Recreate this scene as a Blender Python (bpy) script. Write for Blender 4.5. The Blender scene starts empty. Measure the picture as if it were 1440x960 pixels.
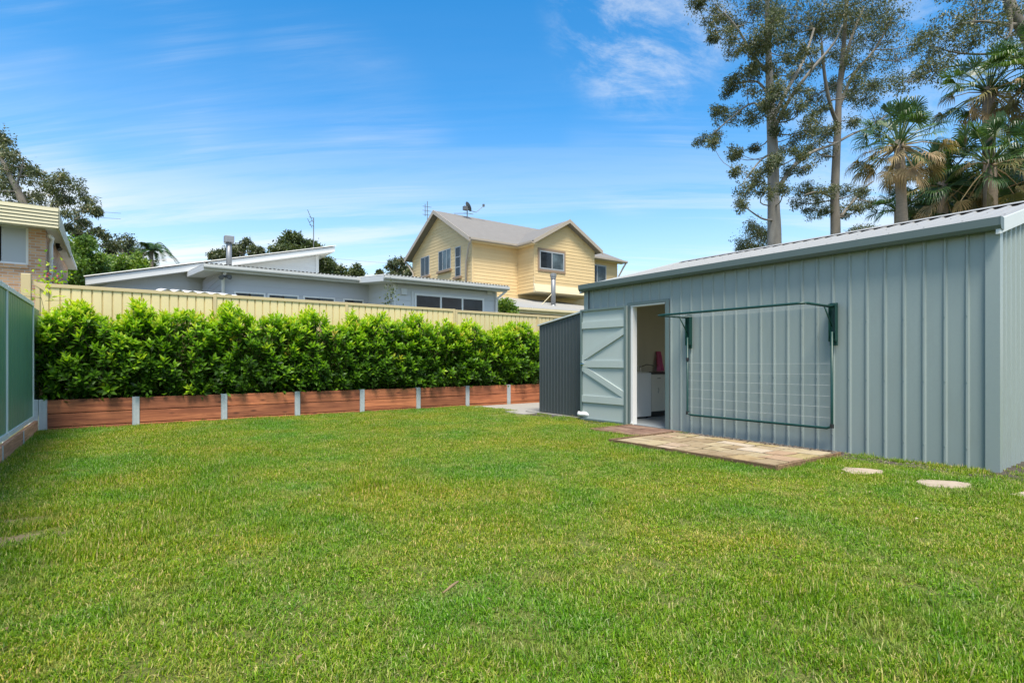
import bpy, math, random
import numpy as np
from mathutils import Vector
random.seed(7); RNG = np.random.default_rng(7)
R = math.radians
scene = bpy.context.scene
COL = scene.collection

# ------------------------------------------------------------------ camera frame (yard axes: X along the back fence, Y along the side fence)
H = 1.15; F = 763.0; HOR = 506.0
FW = np.array([0.5845, 0.8114, 0.0]); FW /= np.linalg.norm(FW)
RT = np.array([FW[1], -FW[0], 0.0]); UP = np.array([0, 0, 1.0]); EYE = np.array([0, 0, H])
def ray(px, py): return FW + RT*((px-720)/F) + UP*((HOR-py)/F)
def onY(px, py, y): d = ray(px, py); return EYE + d*(y/d[1])
def onX(px, py, x): d = ray(px, py); return EYE + d*(x/d[0])
def onZ(px, py, z): d = ray(px, py); return EYE + d*((z-H)/d[2])
def at(px, py, dep): return EYE + ray(px, py)*dep
def xY(px, y): return float(onY(px, HOR, y)[0])
def yX(px, x): return float(onX(px, HOR, x)[1])

# ------------------------------------------------------------------ tagging and mesh building
ROOT = {}
def tag(o, label=None, cat=None, group=None, kind=None):
    if label: o['label'] = label
    if cat: o['category'] = cat
    if group: o['group'] = group
    if kind: o['kind'] = kind
    return o
def thing(name, label, cat, loc=(0, 0, 0), group=None):
    o = bpy.data.objects.new(name, None); COL.objects.link(o); o.location = loc; o.empty_display_size = .1
    ROOT[o.name] = np.array(loc, float)
    return tag(o, label, cat, group)
def nrm(v):
    v = np.asarray(v, float); return v/(np.linalg.norm(v)+1e-12)
class MB:
    def __init__(s): s.v = []; s.f = []; s.t = []; s.n = 0
    def add(s, verts, faces, tint=0.5):
        verts = np.asarray(verts, float).reshape(-1, 3); k = s.n
        s.v.append(verts); s.n += len(verts)
        t = np.full(len(verts), tint, float) if np.isscalar(tint) else np.asarray(tint, float)
        s.t.append(t)
        s.f.extend([tuple(int(i)+k for i in f) for f in faces])
    def addnp(s, verts, faces, tint):
        k = s.n; s.v.append(verts.reshape(-1, 3)); s.n += verts.size//3; s.t.append(tint.reshape(-1))
        s.f.extend((faces.reshape(-1, faces.shape[-1])+k).tolist())
    def box(s, x0, x1, y0, y1, z0, z1, tint=.5):
        x0, x1 = min(x0, x1), max(x0, x1); y0, y1 = min(y0, y1), max(y0, y1); z0, z1 = min(z0, z1), max(z0, z1)
        s.add([(x0,y0,z0),(x1,y0,z0),(x1,y1,z0),(x0,y1,z0),(x0,y0,z1),(x1,y0,z1),(x1,y1,z1),(x0,y1,z1)],
              [(3,2,1,0),(4,5,6,7),(0,1,5,4),(1,2,6,5),(2,3,7,6),(3,0,4,7)], tint); return s
    def beam(s, a, b, w, h, up=(0,0,1), tint=.5):
        a = np.asarray(a, float); b = np.asarray(b, float); d = nrm(b-a); sd = nrm(np.cross(d, up)); u = np.cross(sd, d)
        vs = [p + sd*i*w/2 + u*j*h/2 for p in (a, b) for i, j in ((-1,-1),(1,-1),(1,1),(-1,1))]
        s.add(vs, [(0,1,2,3),(7,6,5,4),(0,4,5,1),(1,5,6,2),(2,6,7,3),(3,7,4,0)], tint); return s
    def prism(s, pts, ext, tint=.5):           # closed planar loop swept along ext
        p = np.asarray(pts, float); n = len(p); e = np.asarray(ext, float)
        nn = sum((np.cross(p[i], p[(i+1) % n]) for i in range(n)), np.zeros(3))
        fl = np.dot(nn, e) > 0
        fs = [tuple(range(n)), tuple(range(2*n-1, n-1, -1))] + [(i, i+n, (i+1) % n+n, (i+1) % n) for i in range(n)]
        if fl: fs = [tuple(reversed(f)) for f in fs]
        s.add(np.vstack([p, p+e]), fs, tint); return s
    def tube(s, pts, rad, n=8, cap=True, tint=.5):
        pts = np.asarray(pts, float); m = len(pts); rad = np.full(m, rad) if np.isscalar(rad) else np.asarray(rad, float)
        tg = np.gradient(pts, axis=0); tg /= (np.linalg.norm(tg, axis=1, keepdims=True)+1e-12)
        ref = np.array([0, 0, 1.]) if abs(tg[0][2]) < .9 else np.array([1., 0, 0])
        a = nrm(np.cross(tg[0], ref)); vs = []
        for i in range(m):
            a = nrm(a - tg[i]*np.dot(a, tg[i])); b = np.cross(tg[i], a)
            for k in range(n):
                th = 2*math.pi*k/n; vs.append(pts[i]+(a*math.cos(th)+b*math.sin(th))*rad[i])
        fs = [(i*n+k, i*n+(k+1) % n, (i+1)*n+(k+1) % n, (i+1)*n+k) for i in range(m-1) for k in range(n)]
        if cap: fs += [tuple(range(n-1, -1, -1)), tuple((m-1)*n+k for k in range(n))]
        s.add(vs, fs, tint); return s
    def corr(s, O, U, w, prof, per, N, V=None, bot=None, top=None, tint=.5):   # ribbed sheet; V = sweep vector, or bot/top heights as functions of s
        O = np.asarray(O, float); U = nrm(U); N = nrm(N); ss = []; k = 0
        while k*per < w:
            for (q, h) in prof:
                t = k*per+q
                if t <= w+1e-6: ss.append((t, h))
            k += 1
        if ss[-1][0] < w-1e-4: ss.append((w, ss[-1][1]))
        vs = []
        for t, h in ss:
            p = O+U*t+N*h
            if V is not None: vs += [p, p+np.asarray(V, float)]
            else: vs += [np.array([p[0], p[1], bot(t)]), np.array([p[0], p[1], top(t)])]
        s.add(vs, [(2*i, 2*i+2, 2*i+3, 2*i+1) for i in range(len(ss)-1)], tint); return s
    def boards(s, O, U, N, z0, z1, pitch, rng, lap=.014, tint=None):   # lapped weatherboards; rng(z) -> (s0, s1) along U
        O = np.asarray(O, float); U = nrm(U); N = nrm(N); z = z0
        while z < z1-1e-4:
            zt = min(z+pitch, z1); a0, a1 = rng(z+1e-4); b0, b1 = rng(zt-1e-4)
            tt = random.random() if tint is None else tint
            def P(q, zz, o): r = O+U*q+N*o; return (r[0], r[1], zz)
            if a1-a0 > .02:
                s.add([P(a0,z,lap),P(a1,z,lap),P(b1,zt,.002),P(b0,zt,.002),P(a0,z,0),P(a1,z,0)], [(0,1,2,3),(4,5,1,0)], tt)
            z = zt
        return s
    def build(s, name, mat, parent=None, smooth=False):
        v = np.vstack(s.v); t = np.concatenate(s.t)
        base = np.zeros(3)
        if parent is not None:
            base = ROOT.get(parent.name, np.zeros(3))
        me = bpy.data.meshes.new(name); me.from_pydata((v-base).tolist(), [], s.f)
        at_ = me.attributes.new('tint', 'FLOAT', 'POINT'); at_.data.foreach_set('value', t.astype(np.float32))
        if smooth: me.polygons.foreach_set('use_smooth', [True]*len(me.polygons))
        me.materials.append(mat); me.update()
        o = bpy.data.objects.new(name, me); COL.objects.link(o)
        if parent is not None: o.parent = parent
        ROOT[o.name] = base
        return o
def bevel(o, w=.006, seg=2):
    m = o.modifiers.new('edge', 'BEVEL'); m.width = w; m.segments = seg; m.limit_method = 'ANGLE'; return o

# ------------------------------------------------------------------ materials
def newmat(name):
    m = bpy.data.materials.new(name); m.use_nodes = True; nt = m.node_tree
    return m, nt, nt.nodes['Principled BSDF'], nt.nodes['Material Output']
def N(nt, typ, **kw):
    n = nt.nodes.new(typ)
    for k, v in kw.items(): setattr(n, k, v)
    return n
def ramp(nt, pts):
    r = N(nt, 'ShaderNodeValToRGB'); e = r.color_ramp.elements
    while len(e) < len(pts): e.new(.5)
    for el, (p, c) in zip(e, pts): el.position = p; el.color = (*c, 1) if len(c) == 3 else c
    return r
def mixc(nt, a, b, fac, blend='MIX'):
    m = N(nt, 'ShaderNodeMix', data_type='RGBA', blend_type=blend)
    for sock, val in ((m.inputs[6], a), (m.inputs[7], b), (m.inputs[0], fac)):
        if hasattr(val, 'links') or isinstance(val, bpy.types.NodeSocket): nt.links.new(val, sock)
        elif isinstance(val, (int, float)): sock.default_value = val
        else: sock.default_value = (*val, 1)
    return m.outputs[2]
def objco(nt, stretch=(1, 1, 1)):
    tc = N(nt, 'ShaderNodeTexCoord'); mp = N(nt, 'ShaderNodeMapping'); mp.inputs['Scale'].default_value = stretch
    nt.links.new(tc.outputs['Object'], mp.inputs['Vector']); return mp.outputs[0]
def noise(nt, co, scale, detail=5, rough=.6, dist=0):
    n = N(nt, 'ShaderNodeTexNoise'); n.inputs['Scale'].default_value = scale; n.inputs['Detail'].default_value = detail
    n.inputs['Roughness'].default_value = rough; n.inputs['Distortion'].default_value = dist
    nt.links.new(co, n.inputs['Vector']); return n.outputs[0]
def mul(c, k): return tuple(min(1, x*k) for x in c)
def paint(name, c, rough=.5, metal=0, var=.12, scale=2.5, stretch=(1, 1, .25), bump=0, bscale=60, spec=.5, dirt=None, tint=0):
    m, nt, b, out = newmat(name); co = objco(nt, stretch)
    n1 = noise(nt, co, scale); r = ramp(nt, [(.3, mul(c, 1-var)), (.7, mul(c, 1+var))]); nt.links.new(n1, r.inputs[0]); col = r.outputs[0]
    n2 = noise(nt, objco(nt), 35, 3)
    col = mixc(nt, col, mul(c, 1-1.2*var), n2) if var > .001 else col
    if dirt:
        n3 = noise(nt, objco(nt, (1, 1, .3)), 4, 8, .7); rr = ramp(nt, [(.52, (0,0,0)), (.75, (1,1,1))]); nt.links.new(n3, rr.inputs[0])
        mm = N(nt, 'ShaderNodeMath', operation='MULTIPLY'); nt.links.new(rr.outputs[0], mm.inputs[0]); mm.inputs[1].default_value = .45
        col = mixc(nt, col, dirt, mm.outputs[0])
    if tint:
        a = N(nt, 'ShaderNodeAttribute', attribute_name='tint'); rr = ramp(nt, [(0, (1-tint,)*3), (1, (1+tint,)*3)]); nt.links.new(a.outputs['Fac'], rr.inputs[0])
        col = mixc(nt, col, rr.outputs[0], 1.0, 'MULTIPLY')
    nt.links.new(col, b.inputs['Base Color']); b.inputs['Roughness'].default_value = rough; b.inputs['Metallic'].default_value = metal
    b.inputs['Specular IOR Level'].default_value = spec
    if bump:
        bp = N(nt, 'ShaderNodeBump'); bp.inputs['Strength'].default_value = bump; bp.inputs['Distance'].default_value = .01
        nt.links.new(noise(nt, objco(nt), bscale, 6), bp.inputs['Height']); nt.links.new(bp.outputs[0], b.inputs['Normal'])
    return m
def wood(name, c, c2, along=(1, 0, 0)):
    m, nt, b, out = newmat(name)
    st = tuple(.9 if a else 14 for a in along); co = objco(nt, st)
    at_ = N(nt, 'ShaderNodeAttribute', attribute_name='tint')
    va = N(nt, 'ShaderNodeVectorMath', operation='ADD'); cm = N(nt, 'ShaderNodeCombineXYZ'); sc = N(nt, 'ShaderNodeMath', operation='MULTIPLY'); sc.inputs[1].default_value = 37
    nt.links.new(at_.outputs['Fac'], sc.inputs[0])
    for i in range(3): nt.links.new(sc.outputs[0], cm.inputs[i])
    nt.links.new(co, va.inputs[0]); nt.links.new(cm.outputs[0], va.inputs[1])
    n1 = noise(nt, va.outputs[0], 1.3, 6, .6, 1.2)
    r = ramp(nt, [(.22, mul(c2, .5)), (.42, c2), (.58, c), (.8, mul(c, 1.4))]); nt.links.new(n1, r.inputs[0])
    kn = N(nt, 'ShaderNodeTexVoronoi'); kn.inputs['Scale'].default_value = 1; k_st = tuple(2.2 if a else 7 for a in along)
    kc = objco(nt, k_st); nt.links.new(kc, kn.inputs['Vector']); kr = ramp(nt, [(.06, (1,1,1)), (.17, (0,0,0))]); nt.links.new(kn.outputs['Distance'], kr.inputs[0])
    col = mixc(nt, r.outputs[0], mul(c2, .4), kr.outputs[0])
    tr = ramp(nt, [(0, (.62, .60, .60)), (1, (1.25, 1.22, 1.15))]); nt.links.new(at_.outputs['Fac'], tr.inputs[0])
    col = mixc(nt, col, tr.outputs[0], 1.0, 'MULTIPLY')
    nt.links.new(col, b.inputs['Base Color']); b.inputs['Roughness'].default_value = .75
    bp = N(nt, 'ShaderNodeBump'); bp.inputs['Strength'].default_value = .3; bp.inputs['Distance'].default_value = .006
    nt.links.new(n1, bp.inputs['Height']); nt.links.new(bp.outputs[0], b.inputs['Normal'])
    return m
def foliage(name, stops, rough=.45, trans=.3, spec=.5):
    m, nt, b, out = newmat(name)
    a = N(nt, 'ShaderNodeAttribute', attribute_name='tint'); r = ramp(nt, stops); nt.links.new(a.outputs['Fac'], r.inputs[0])
    n1 = noise(nt, objco(nt), 1.2, 4); rr = ramp(nt, [(.3, (.8, .85, .8)), (.7, (1.15, 1.1, 1.1))]); nt.links.new(n1, rr.inputs[0])
    col = mixc(nt, r.outputs[0], rr.outputs[0], 1.0, 'MULTIPLY')
    nt.links.new(col, b.inputs['Base Color']); b.inputs['Roughness'].default_value = rough; b.inputs['Specular IOR Level'].default_value = spec
    tl = N(nt, 'ShaderNodeBsdfTranslucent'); nt.links.new(mixc(nt, col, (1.5, 1.6, .5), 1.0, 'MULTIPLY'), tl.inputs[0])
    ms = N(nt, 'ShaderNodeMixShader'); ms.inputs[0].default_value = trans
    nt.links.new(b.outputs[0], ms.inputs[1]); nt.links.new(tl.outputs[0], ms.inputs[2]); nt.links.new(ms.outputs[0], out.inputs[0])
    return m
def glassy(name, c=(.02, .025, .03), rough=.06, spec=.6):
    m, nt, b, out = newmat(name); n1 = noise(nt, objco(nt), 1.5, 3); r = ramp(nt, [(.35, mul(c, .6)), (.7, mul(c, 1.8))]); nt.links.new(n1, r.inputs[0])
    nt.links.new(r.outputs[0], b.inputs['Base Color']); b.inputs['Roughness'].default_value = rough; b.inputs['Specular IOR Level'].default_value = spec
    return m

M = {}
M['shed'] = paint('slate_blue_steel', (.268, .322, .312), .38, 0, .06, 1.2, spec=.5, bump=.12, bscale=1.6, dirt=(.225, .26, .24))
M['shed_trim'] = paint('slate_blue_trim', (.125, .175, .172), .4, 0, .04)
M['shed_gutter'] = paint('grey_green_gutter', (.10, .135, .128), .45, 0, .05)
M['door'] = paint('pale_blue_door_paint', (.42, .475, .45), .5, 0, .04)
M['roof_zinc'] = paint('zincalume_roof', (.33, .33, .315), .5, .1, .05, 1.0, dirt=(.30, .30, .28))
M['barge'] = paint('pale_barge', (.58, .60, .58), .45, 0, .03)
M['charcoal'] = paint('charcoal_steel', (.058, .072, .078), .45, 0, .08)
M['white'] = paint('white_paint', (.78, .78, .76), .5, 0, .03)
M['lining'] = paint('beige_lining', (.70, .62, .47), .8, 0, .05)
M['slab'] = paint('painted_slab', (.26, .29, .31), .55, 0, .1, bump=.1)
M['concrete'] = paint('concrete', (.34, .32, .285), .85, 0, .12, 4, (1, 1, 1), .3)
M['cabinet'] = paint('cream_laminate', (.72, .68, .58), .35, 0, .02)
M['black'] = paint('black_plastic', (.02, .02, .022), .4, 0, .05)
M['pink'] = paint('pink_cloth', (.75, .16, .30), .9, 0, .12, 9, (1, 1, 1))
M['chrome'] = paint('chrome', (.7, .7, .7), .15, 1, .02)
M['green_tube'] = paint('dark_green_enamel', (.006, .048, .038), .4, 0, .08)
M['cord'] = paint('pale_cord', (.46, .49, .47), .7, 0, .05)
M['galv'] = paint('galvanised_steel', (.56, .60, .62), .42, .35, .12, 14, (1, 1, 1))
M['flue'] = paint('dull_flue_steel', (.30, .31, .32), .5, .5, .2, 6)
M['cream'] = paint('cream_fence_steel', (.70, .58, .31), .45, 0, .05, 1.5, dirt=(.60, .49, .26), tint=.05)
M['cream_post'] = paint('primrose_post', (.55, .44, .24), .45, 0, .05)
M['tan'] = paint('tan_fence_steel', (.64, .535, .30), .45, 0, .05, 1.5, dirt=(.5, .42, .24))
M['green_fence'] = paint('green_fence_steel', (.12, .29, .165), .45, 0, .06, 1.5, dirt=(.07, .15, .10), spec=.6)
M['fence_rail'] = paint('pale_green_rail', (.72, .76, .73), .45, 0, .05)
M['sleeper'] = wood('treated_pine_sleeper', (.52, .185, .082), (.34, .110, .050), (1, 0, 0))
M['sleeper_y'] = wood('treated_pine_plinth', (.74, .36, .20), (.58, .26, .14), (0, 1, 0))
M['edging'] = wood('weathered_edging', (.30, .19, .10), (.2, .12, .065), (0, 1, 0))
M['soil'] = paint('garden_soil', (.07, .045, .03), .95, 0, .3, 8, (1, 1, 1), .8, 30)
M['mulch'] = paint('dark_dirt', (.075, .06, .042), .95, 0, .35, 12, (1, 1, 1), 1, 45)
M['pebble'] = paint('gravel_stone', (.17, .14, .11), .85, 0, .4, 16, (1, 1, 1), tint=.5)
M['grey_board'] = paint('pale_grey_boards', (.52, .535, .57), .6, 0, .03, tint=.03)
M['grey_board2'] = paint('light_grey_boards', (.60, .615, .62), .6, 0, .03, tint=.03)
M['fascia'] = paint('white_grey_fascia', (.66, .67, .66), .5, 0, .04)
M['gutter_grey'] = paint('stone_grey_gutter', (.50, .51, .49), .42, 0, .05)
M['soffit'] = paint('white_soffit', (.74, .74, .72), .7, 0, .03)
M['corr_roof'] = paint('grey_corrugated_roof', (.52, .52, .48), .5, 0, .08)
M['yellow'] = paint('yellow_weatherboards', (.70, .52, .27), .6, 0, .04, tint=.05)
M['yellow_trim'] = paint('cream_trim', (.70, .60, .38), .55, 0, .04)
M['taupe'] = paint('taupe_gutter', (.42, .36, .29), .45, 0, .05)
M['tile'] = paint('taupe_roof_tiles', (.205, .193, .178), .8, 0, .1, 3, (1, 1, 1), .3, 12)
M['brown'] = paint('brown_frame', (.30, .21, .14), .6, 0, .06)
M['alu'] = paint('aluminium_frame', (.42, .44, .45), .45, .3, .03)
M['cream_fascia'] = paint('pale_cream_fascia', (.44, .41, .26), .55, 0, .05)
M['glass'] = glassy('dark_glass', (.016, .02, .024), .05, .35)
M['glass_teal'] = glassy('curtained_glass', (.07, .095, .105), .12, .35)
M['blind'] = paint('closed_blind', (.40, .43, .45), .3, 0, .03, 1.5)
M['dish'] = paint('dark_grey_dish', (.12, .13, .14), .5, 0, .05)
M['bark_gum'] = paint('smooth_gum_bark', (.30, .275, .24), .85, 0, .35, 3.5, (1, 1, .3), .5, 10, dirt=(.13, .11, .09))
M['bark_dark'] = paint('brown_bark', (.215, .19, .155), .9, 0, .35, 5, (1, 1, .3), .6, 14)
M['bark_palm'] = paint('ringed_palm_bark', (.30, .23, .17), .95, 0, .3, 9, (.4, .4, 3), .9, 18)
M['stem'] = paint('shrub_stem', (.075, .075, .03), .85, 0, .2)
M['wire'] = paint('power_wire', (.12, .12, .13), .6, 0, .02)
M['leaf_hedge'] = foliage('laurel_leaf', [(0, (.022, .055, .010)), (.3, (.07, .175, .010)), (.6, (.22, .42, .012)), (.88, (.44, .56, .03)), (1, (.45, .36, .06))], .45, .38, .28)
M['leaf_gum'] = foliage('gum_leaf', [(0, (.042, .056, .024)), (.5, (.095, .115, .050)), (.85, (.165, .18, .08)), (1, (.25, .20, .10))], .5, .22)
M['leaf_olive'] = foliage('olive_leaf', [(0, (.035, .055, .02)), (.5, (.07, .10, .03)), (1, (.15, .17, .06))], .5, .25)
M['leaf_bright'] = foliage('bright_leaf', [(0, (.05, .10, .015)), (.5, (.12, .22, .025)), (1, (.26, .33, .06))], .45, .3)
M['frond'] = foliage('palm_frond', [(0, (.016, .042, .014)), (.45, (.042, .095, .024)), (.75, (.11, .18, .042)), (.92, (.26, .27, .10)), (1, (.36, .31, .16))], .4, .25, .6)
M['frond_dead'] = foliage('dead_frond', [(0, (.11, .075, .045)), (.35, (.15, .14, .045)), (.6, (.24, .16, .085)), (1, (.42, .31, .17))], .7, .15, .3)
M['flower'] = foliage('red_bloom', [(0, (.25, .015, .03)), (1, (.50, .06, .09))], .6, .3)
M['dry'] = foliage('dry_leaf', [(0, (.14, .085, .04)), (.6, (.30, .22, .12)), (1, (.44, .36, .23))], .8, .15)

# brick
def brick_mat():
    m, nt, b, out = newmat('tan_brick'); tc = N(nt, 'ShaderNodeTexCoord'); sp = N(nt, 'ShaderNodeSeparateXYZ'); nt.links.new(tc.outputs['Object'], sp.inputs[0])
    ad = N(nt, 'ShaderNodeMath', operation='ADD'); nt.links.new(sp.outputs[0], ad.inputs[0]); nt.links.new(sp.outputs[1], ad.inputs[1])
    cm = N(nt, 'ShaderNodeCombineXYZ'); nt.links.new(ad.outputs[0], cm.inputs[0]); nt.links.new(sp.outputs[2], cm.inputs[1])
    br = N(nt, 'ShaderNodeTexBrick'); nt.links.new(cm.outputs[0], br.inputs['Vector'])
    br.inputs['Color1'].default_value = (.44, .225, .115, 1); br.inputs['Color2'].default_value = (.62, .38, .22, 1); br.inputs['Mortar'].default_value = (.50, .44, .38, 1)
    br.inputs['Scale'].default_value = 1; br.inputs['Brick Width'].default_value = .20; br.inputs['Row Height'].default_value = .068; br.inputs['Mortar Size'].default_value = .009
    n1 = noise(nt, objco(nt), 9, 4); col = mixc(nt, br.outputs[0], (.40, .27, .19), 0.0)
    nt.links.new(col, b.inputs['Base Color']); b.inputs['Roughness'].default_value = .9
    bp = N(nt, 'ShaderNodeBump'); bp.invert = True; bp.inputs['Strength'].default_value = .6; bp.inputs['Distance'].default_value = .008
    nt.links.new(br.outputs['Fac'], bp.inputs['Height']); nt.links.new(bp.outputs[0], b.inputs['Normal']); return m
M['brick'] = brick_mat()
def stone_mat(name, stops):
    m, nt, b, out = newmat(name); a = N(nt, 'ShaderNodeAttribute', attribute_name='tint'); r = ramp(nt, stops); nt.links.new(a.outputs['Fac'], r.inputs[0])
    n1 = noise(nt, objco(nt), 6, 7, .65, .6); rr = ramp(nt, [(.3, (.68, .62, .55)), (.5, (1, 1, 1)), (.72, (1.15, 1.12, 1.05))]); nt.links.new(n1, rr.inputs[0])
    col = mixc(nt, r.outputs[0], rr.outputs[0], 1.0, 'MULTIPLY'); nt.links.new(col, b.inputs['Base Color']); b.inputs['Roughness'].default_value = .85
    bp = N(nt, 'ShaderNodeBump'); bp.inputs['Strength'].default_value = .5; bp.inputs['Distance'].default_value = .008
    nt.links.new(noise(nt, objco(nt), 22, 7), bp.inputs['Height']); nt.links.new(bp.outputs[0], b.inputs['Normal']); return m
M['stone'] = stone_mat('sandstone_flags', [(0, (.25, .18, .10)), (.3, (.38, .31, .20)), (.55, (.33, .26, .12)), (.8, (.34, .22, .13)), (1, (.44, .38, .29))])
M['stone_pale'] = stone_mat('pale_sandstone', [(0, (.34, .275, .20)), (1, (.40, .325, .245))])
M['redstone'] = stone_mat('red_brown_pavers', [(0, (.15, .085, .06)), (.5, (.20, .115, .08)), (1, (.25, .165, .115))])
M['joint'] = paint('mossy_joint', (.06, .05, .028), .95, 0, .3, 10, (1, 1, 1), .6)

def lawn_patches(nt):     # large colour patches shared by the turf below and the blades: fresh green, yellowing, straw
    g = N(nt, 'ShaderNodeNewGeometry')
    return g.outputs['Position']
def grass_mat():
    m, nt, b, out = newmat('grass_blade'); pos = lawn_patches(nt)
    a = N(nt, 'ShaderNodeAttribute', attribute_name='tint')
    r = ramp(nt, [(0, (.045, .125, .004)), (.45, (.155, .295, .007)), (.8, (.31, .44, .020)), (.9, (.44, .42, .10)), (1, (.66, .57, .30))]); nt.links.new(a.outputs['Fac'], r.inputs[0])
    n1 = noise(nt, pos, .75, 4, .6, .4); r1 = ramp(nt, [(.34, (0,0,0)), (.64, (1,1,1))]); nt.links.new(n1, r1.inputs[0])
    col = mixc(nt, mixc(nt, r.outputs[0], (.66, .90, .90), 1.0, 'MULTIPLY'), mixc(nt, r.outputs[0], (1.34, 1.02, .95), 1.0, 'MULTIPLY'), r1.outputs[0])
    n2 = noise(nt, pos, 2.6, 5, .7, .8); r2 = ramp(nt, [(.54, (0,0,0)), (.72, (.55,.55,.55))]); nt.links.new(n2, r2.inputs[0])
    col = mixc(nt, col, (.44, .38, .13), r2.outputs[0])
    nt.links.new(col, b.inputs['Base Color']); b.inputs['Roughness'].default_value = .45; b.inputs['Specular IOR Level'].default_value = .3
    tl = N(nt, 'ShaderNodeBsdfTranslucent'); nt.links.new(mixc(nt, col, (1.2, 1.3, .6), 1.0, 'MULTIPLY'), tl.inputs[0])
    ms = N(nt, 'ShaderNodeMixShader'); ms.inputs[0].default_value = .3
    nt.links.new(b.outputs[0], ms.inputs[1]); nt.links.new(tl.outputs[0], ms.inputs[2]); nt.links.new(ms.outputs[0], out.inputs[0]); return m
def turf_mat():
    m, nt, b, out = newmat('turf_thatch'); pos = lawn_patches(nt)
    n2 = noise(nt, pos, 38, 6, .75); r2 = ramp(nt, [(.3, (.075, .09, .018)), (.55, (.16, .18, .03)), (.75, (.32, .28, .13))]); nt.links.new(n2, r2.inputs[0])
    nt.links.new(r2.outputs[0], b.inputs['Base Color']); b.inputs['Roughness'].default_value = .95
    bp = N(nt, 'ShaderNodeBump'); bp.inputs['Strength'].default_value = 1; bp.inputs['Distance'].default_value = .02
    nt.links.new(n2, bp.inputs['Height']); nt.links.new(bp.outputs[0], b.inputs['Normal']); return m
M['grass'] = grass_mat(); M['turf'] = turf_mat()
M['straw'] = paint('straw_soil', (.27, .21, .11), .95, 0, .3, 14, (1, 1, 1), .6, 50)
M['ground'] = paint('far_ground', (.11, .13, .05), .95, 0, .3, .6, (1, 1, 1), .5, 6)

# ------------------------------------------------------------------ world, sun, camera
w = bpy.data.worlds.new('World'); scene.world = w; w.use_nodes = True; nt = w.node_tree
bg = nt.nodes['Background']
SUN_EL, SUN_DIR = R(63), nrm([-.30, -.50, 0])
sky = N(nt, 'ShaderNodeTexSky', sky_type='NISHITA'); sky.sun_disc = False; sky.sun_elevation = SUN_EL
sky.sun_rotation = math.atan2(SUN_DIR[0], SUN_DIR[1]); sky.air_density = 1.0; sky.dust_density = .35; sky.ozone_density = 2.2; sky.altitude = 50
tc = N(nt, 'ShaderNodeTexCoord'); sp = N(nt, 'ShaderNodeSeparateXYZ'); nt.links.new(tc.outputs['Generated'], sp.inputs[0])
def math_(op, a, b=None):
    m_ = N(nt, 'ShaderNodeMath', operation=op)
    for i, q in enumerate((a, b)):
        if q is None: continue
        if isinstance(q, (int, float)): m_.inputs[i].default_value = q
        else: nt.links.new(q, m_.inputs[i])
    return m_.outputs[0]
zz = math_('ADD', math_('MAXIMUM', sp.outputs[2], 0.0), .14)
cb = N(nt, 'ShaderNodeCombineXYZ'); nt.links.new(math_('DIVIDE', sp.outputs[0], zz), cb.inputs[0]); nt.links.new(math_('DIVIDE', sp.outputs[1], zz), cb.inputs[1])
def cloudlayer(rot, sc, nsc, lo, hi, off=(0, 0, 0), det=8, rgh=.62, dist=.5):
    m0 = N(nt, 'ShaderNodeMapping'); m0.inputs['Rotation'].default_value = (0, 0, rot); nt.links.new(cb.outputs[0], m0.inputs[0])   # turn, then stretch
    mp = N(nt, 'ShaderNodeMapping'); mp.inputs['Scale'].default_value = sc; mp.inputs['Location'].default_value = off; nt.links.new(m0.outputs[0], mp.inputs[0])
    nn = noise(nt, mp.outputs[0], nsc, det, rgh, dist); r_ = ramp(nt, [(lo, (0,0,0)), (hi, (1,1,1))]); r_.color_ramp.interpolation = 'EASE'; nt.links.new(nn, r_.inputs[0]); return r_.outputs[0]
TH = math.atan2(FW[0], FW[1])
c1 = cloudlayer(TH+.06, (.30, 2.3, 1), 1.3, .44, .70, (3.1, 1.7, 0), 10, .66, .6)      # long thin streaks
c2 = cloudlayer(TH-.55, (1.7, 2.9, 1), 2.8, .38, .78, (7.3, 4.2, 0), 10, .70, .35)      # mottled cirrus patch
c3 = cloudlayer(TH, (.35, .6, 1), 1.0, .38, .62, (1.0, 9.4, 0), 4, .55)               # where the streaks gather
def cone(px, py, inner, outer, d=None):      # a soft round region of the sky
    d = nrm(ray(px, py)) if d is None else d; vd = N(nt, 'ShaderNodeVectorMath', operation='DOT_PRODUCT'); nt.links.new(tc.outputs['Generated'], vd.inputs[0]); vd.inputs[1].default_value = d
    mr = N(nt, 'ShaderNodeMapRange', interpolation_type='SMOOTHSTEP'); nt.links.new(vd.outputs['Value'], mr.inputs[0]); mr.inputs[1].default_value = math.cos(R(outer)); mr.inputs[2].default_value = math.cos(R(inner)); return mr.outputs[0]
patch = math_('MULTIPLY', c2, math_('MAXIMUM', cone(915, 5, 3, 10.5), math_('MULTIPLY', cone(1330, 90, 4, 14), .7)))
band = math_('MULTIPLY', math_('MULTIPLY', c1, c3), math_('MAXIMUM', math_('MAXIMUM', cone(90, 165, 5, 17), math_('MULTIPLY', cone(460, 240, 3, 14), .75)), cone(900, 200, 2, 8)))
low = ramp(nt, [(0, (1,1,1)), (.12, (.92,.92,.92)), (.20, (.58,.58,.58)), (.29, (.22,.22,.22)), (.42, (.03,.03,.03)), (.6, (0,0,0))]); nt.links.new(math_('MAXIMUM', sp.outputs[2], 0.0), low.inputs[0])   # pale veil towards the horizon
c4 = cloudlayer(TH+.03, (.22, 1.6, 1), 1.5, .42, .62, (2.2, 5.1, 0), 9, .66, .5)
veil = math_('MULTIPLY', low.outputs[0], math_('ADD', math_('MULTIPLY', c4, .75), .52))
cf = math_('MINIMUM', math_('ADD', math_('ADD', math_('MULTIPLY', patch, .50), math_('MULTIPLY', band, .85)), veil), .97)
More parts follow.
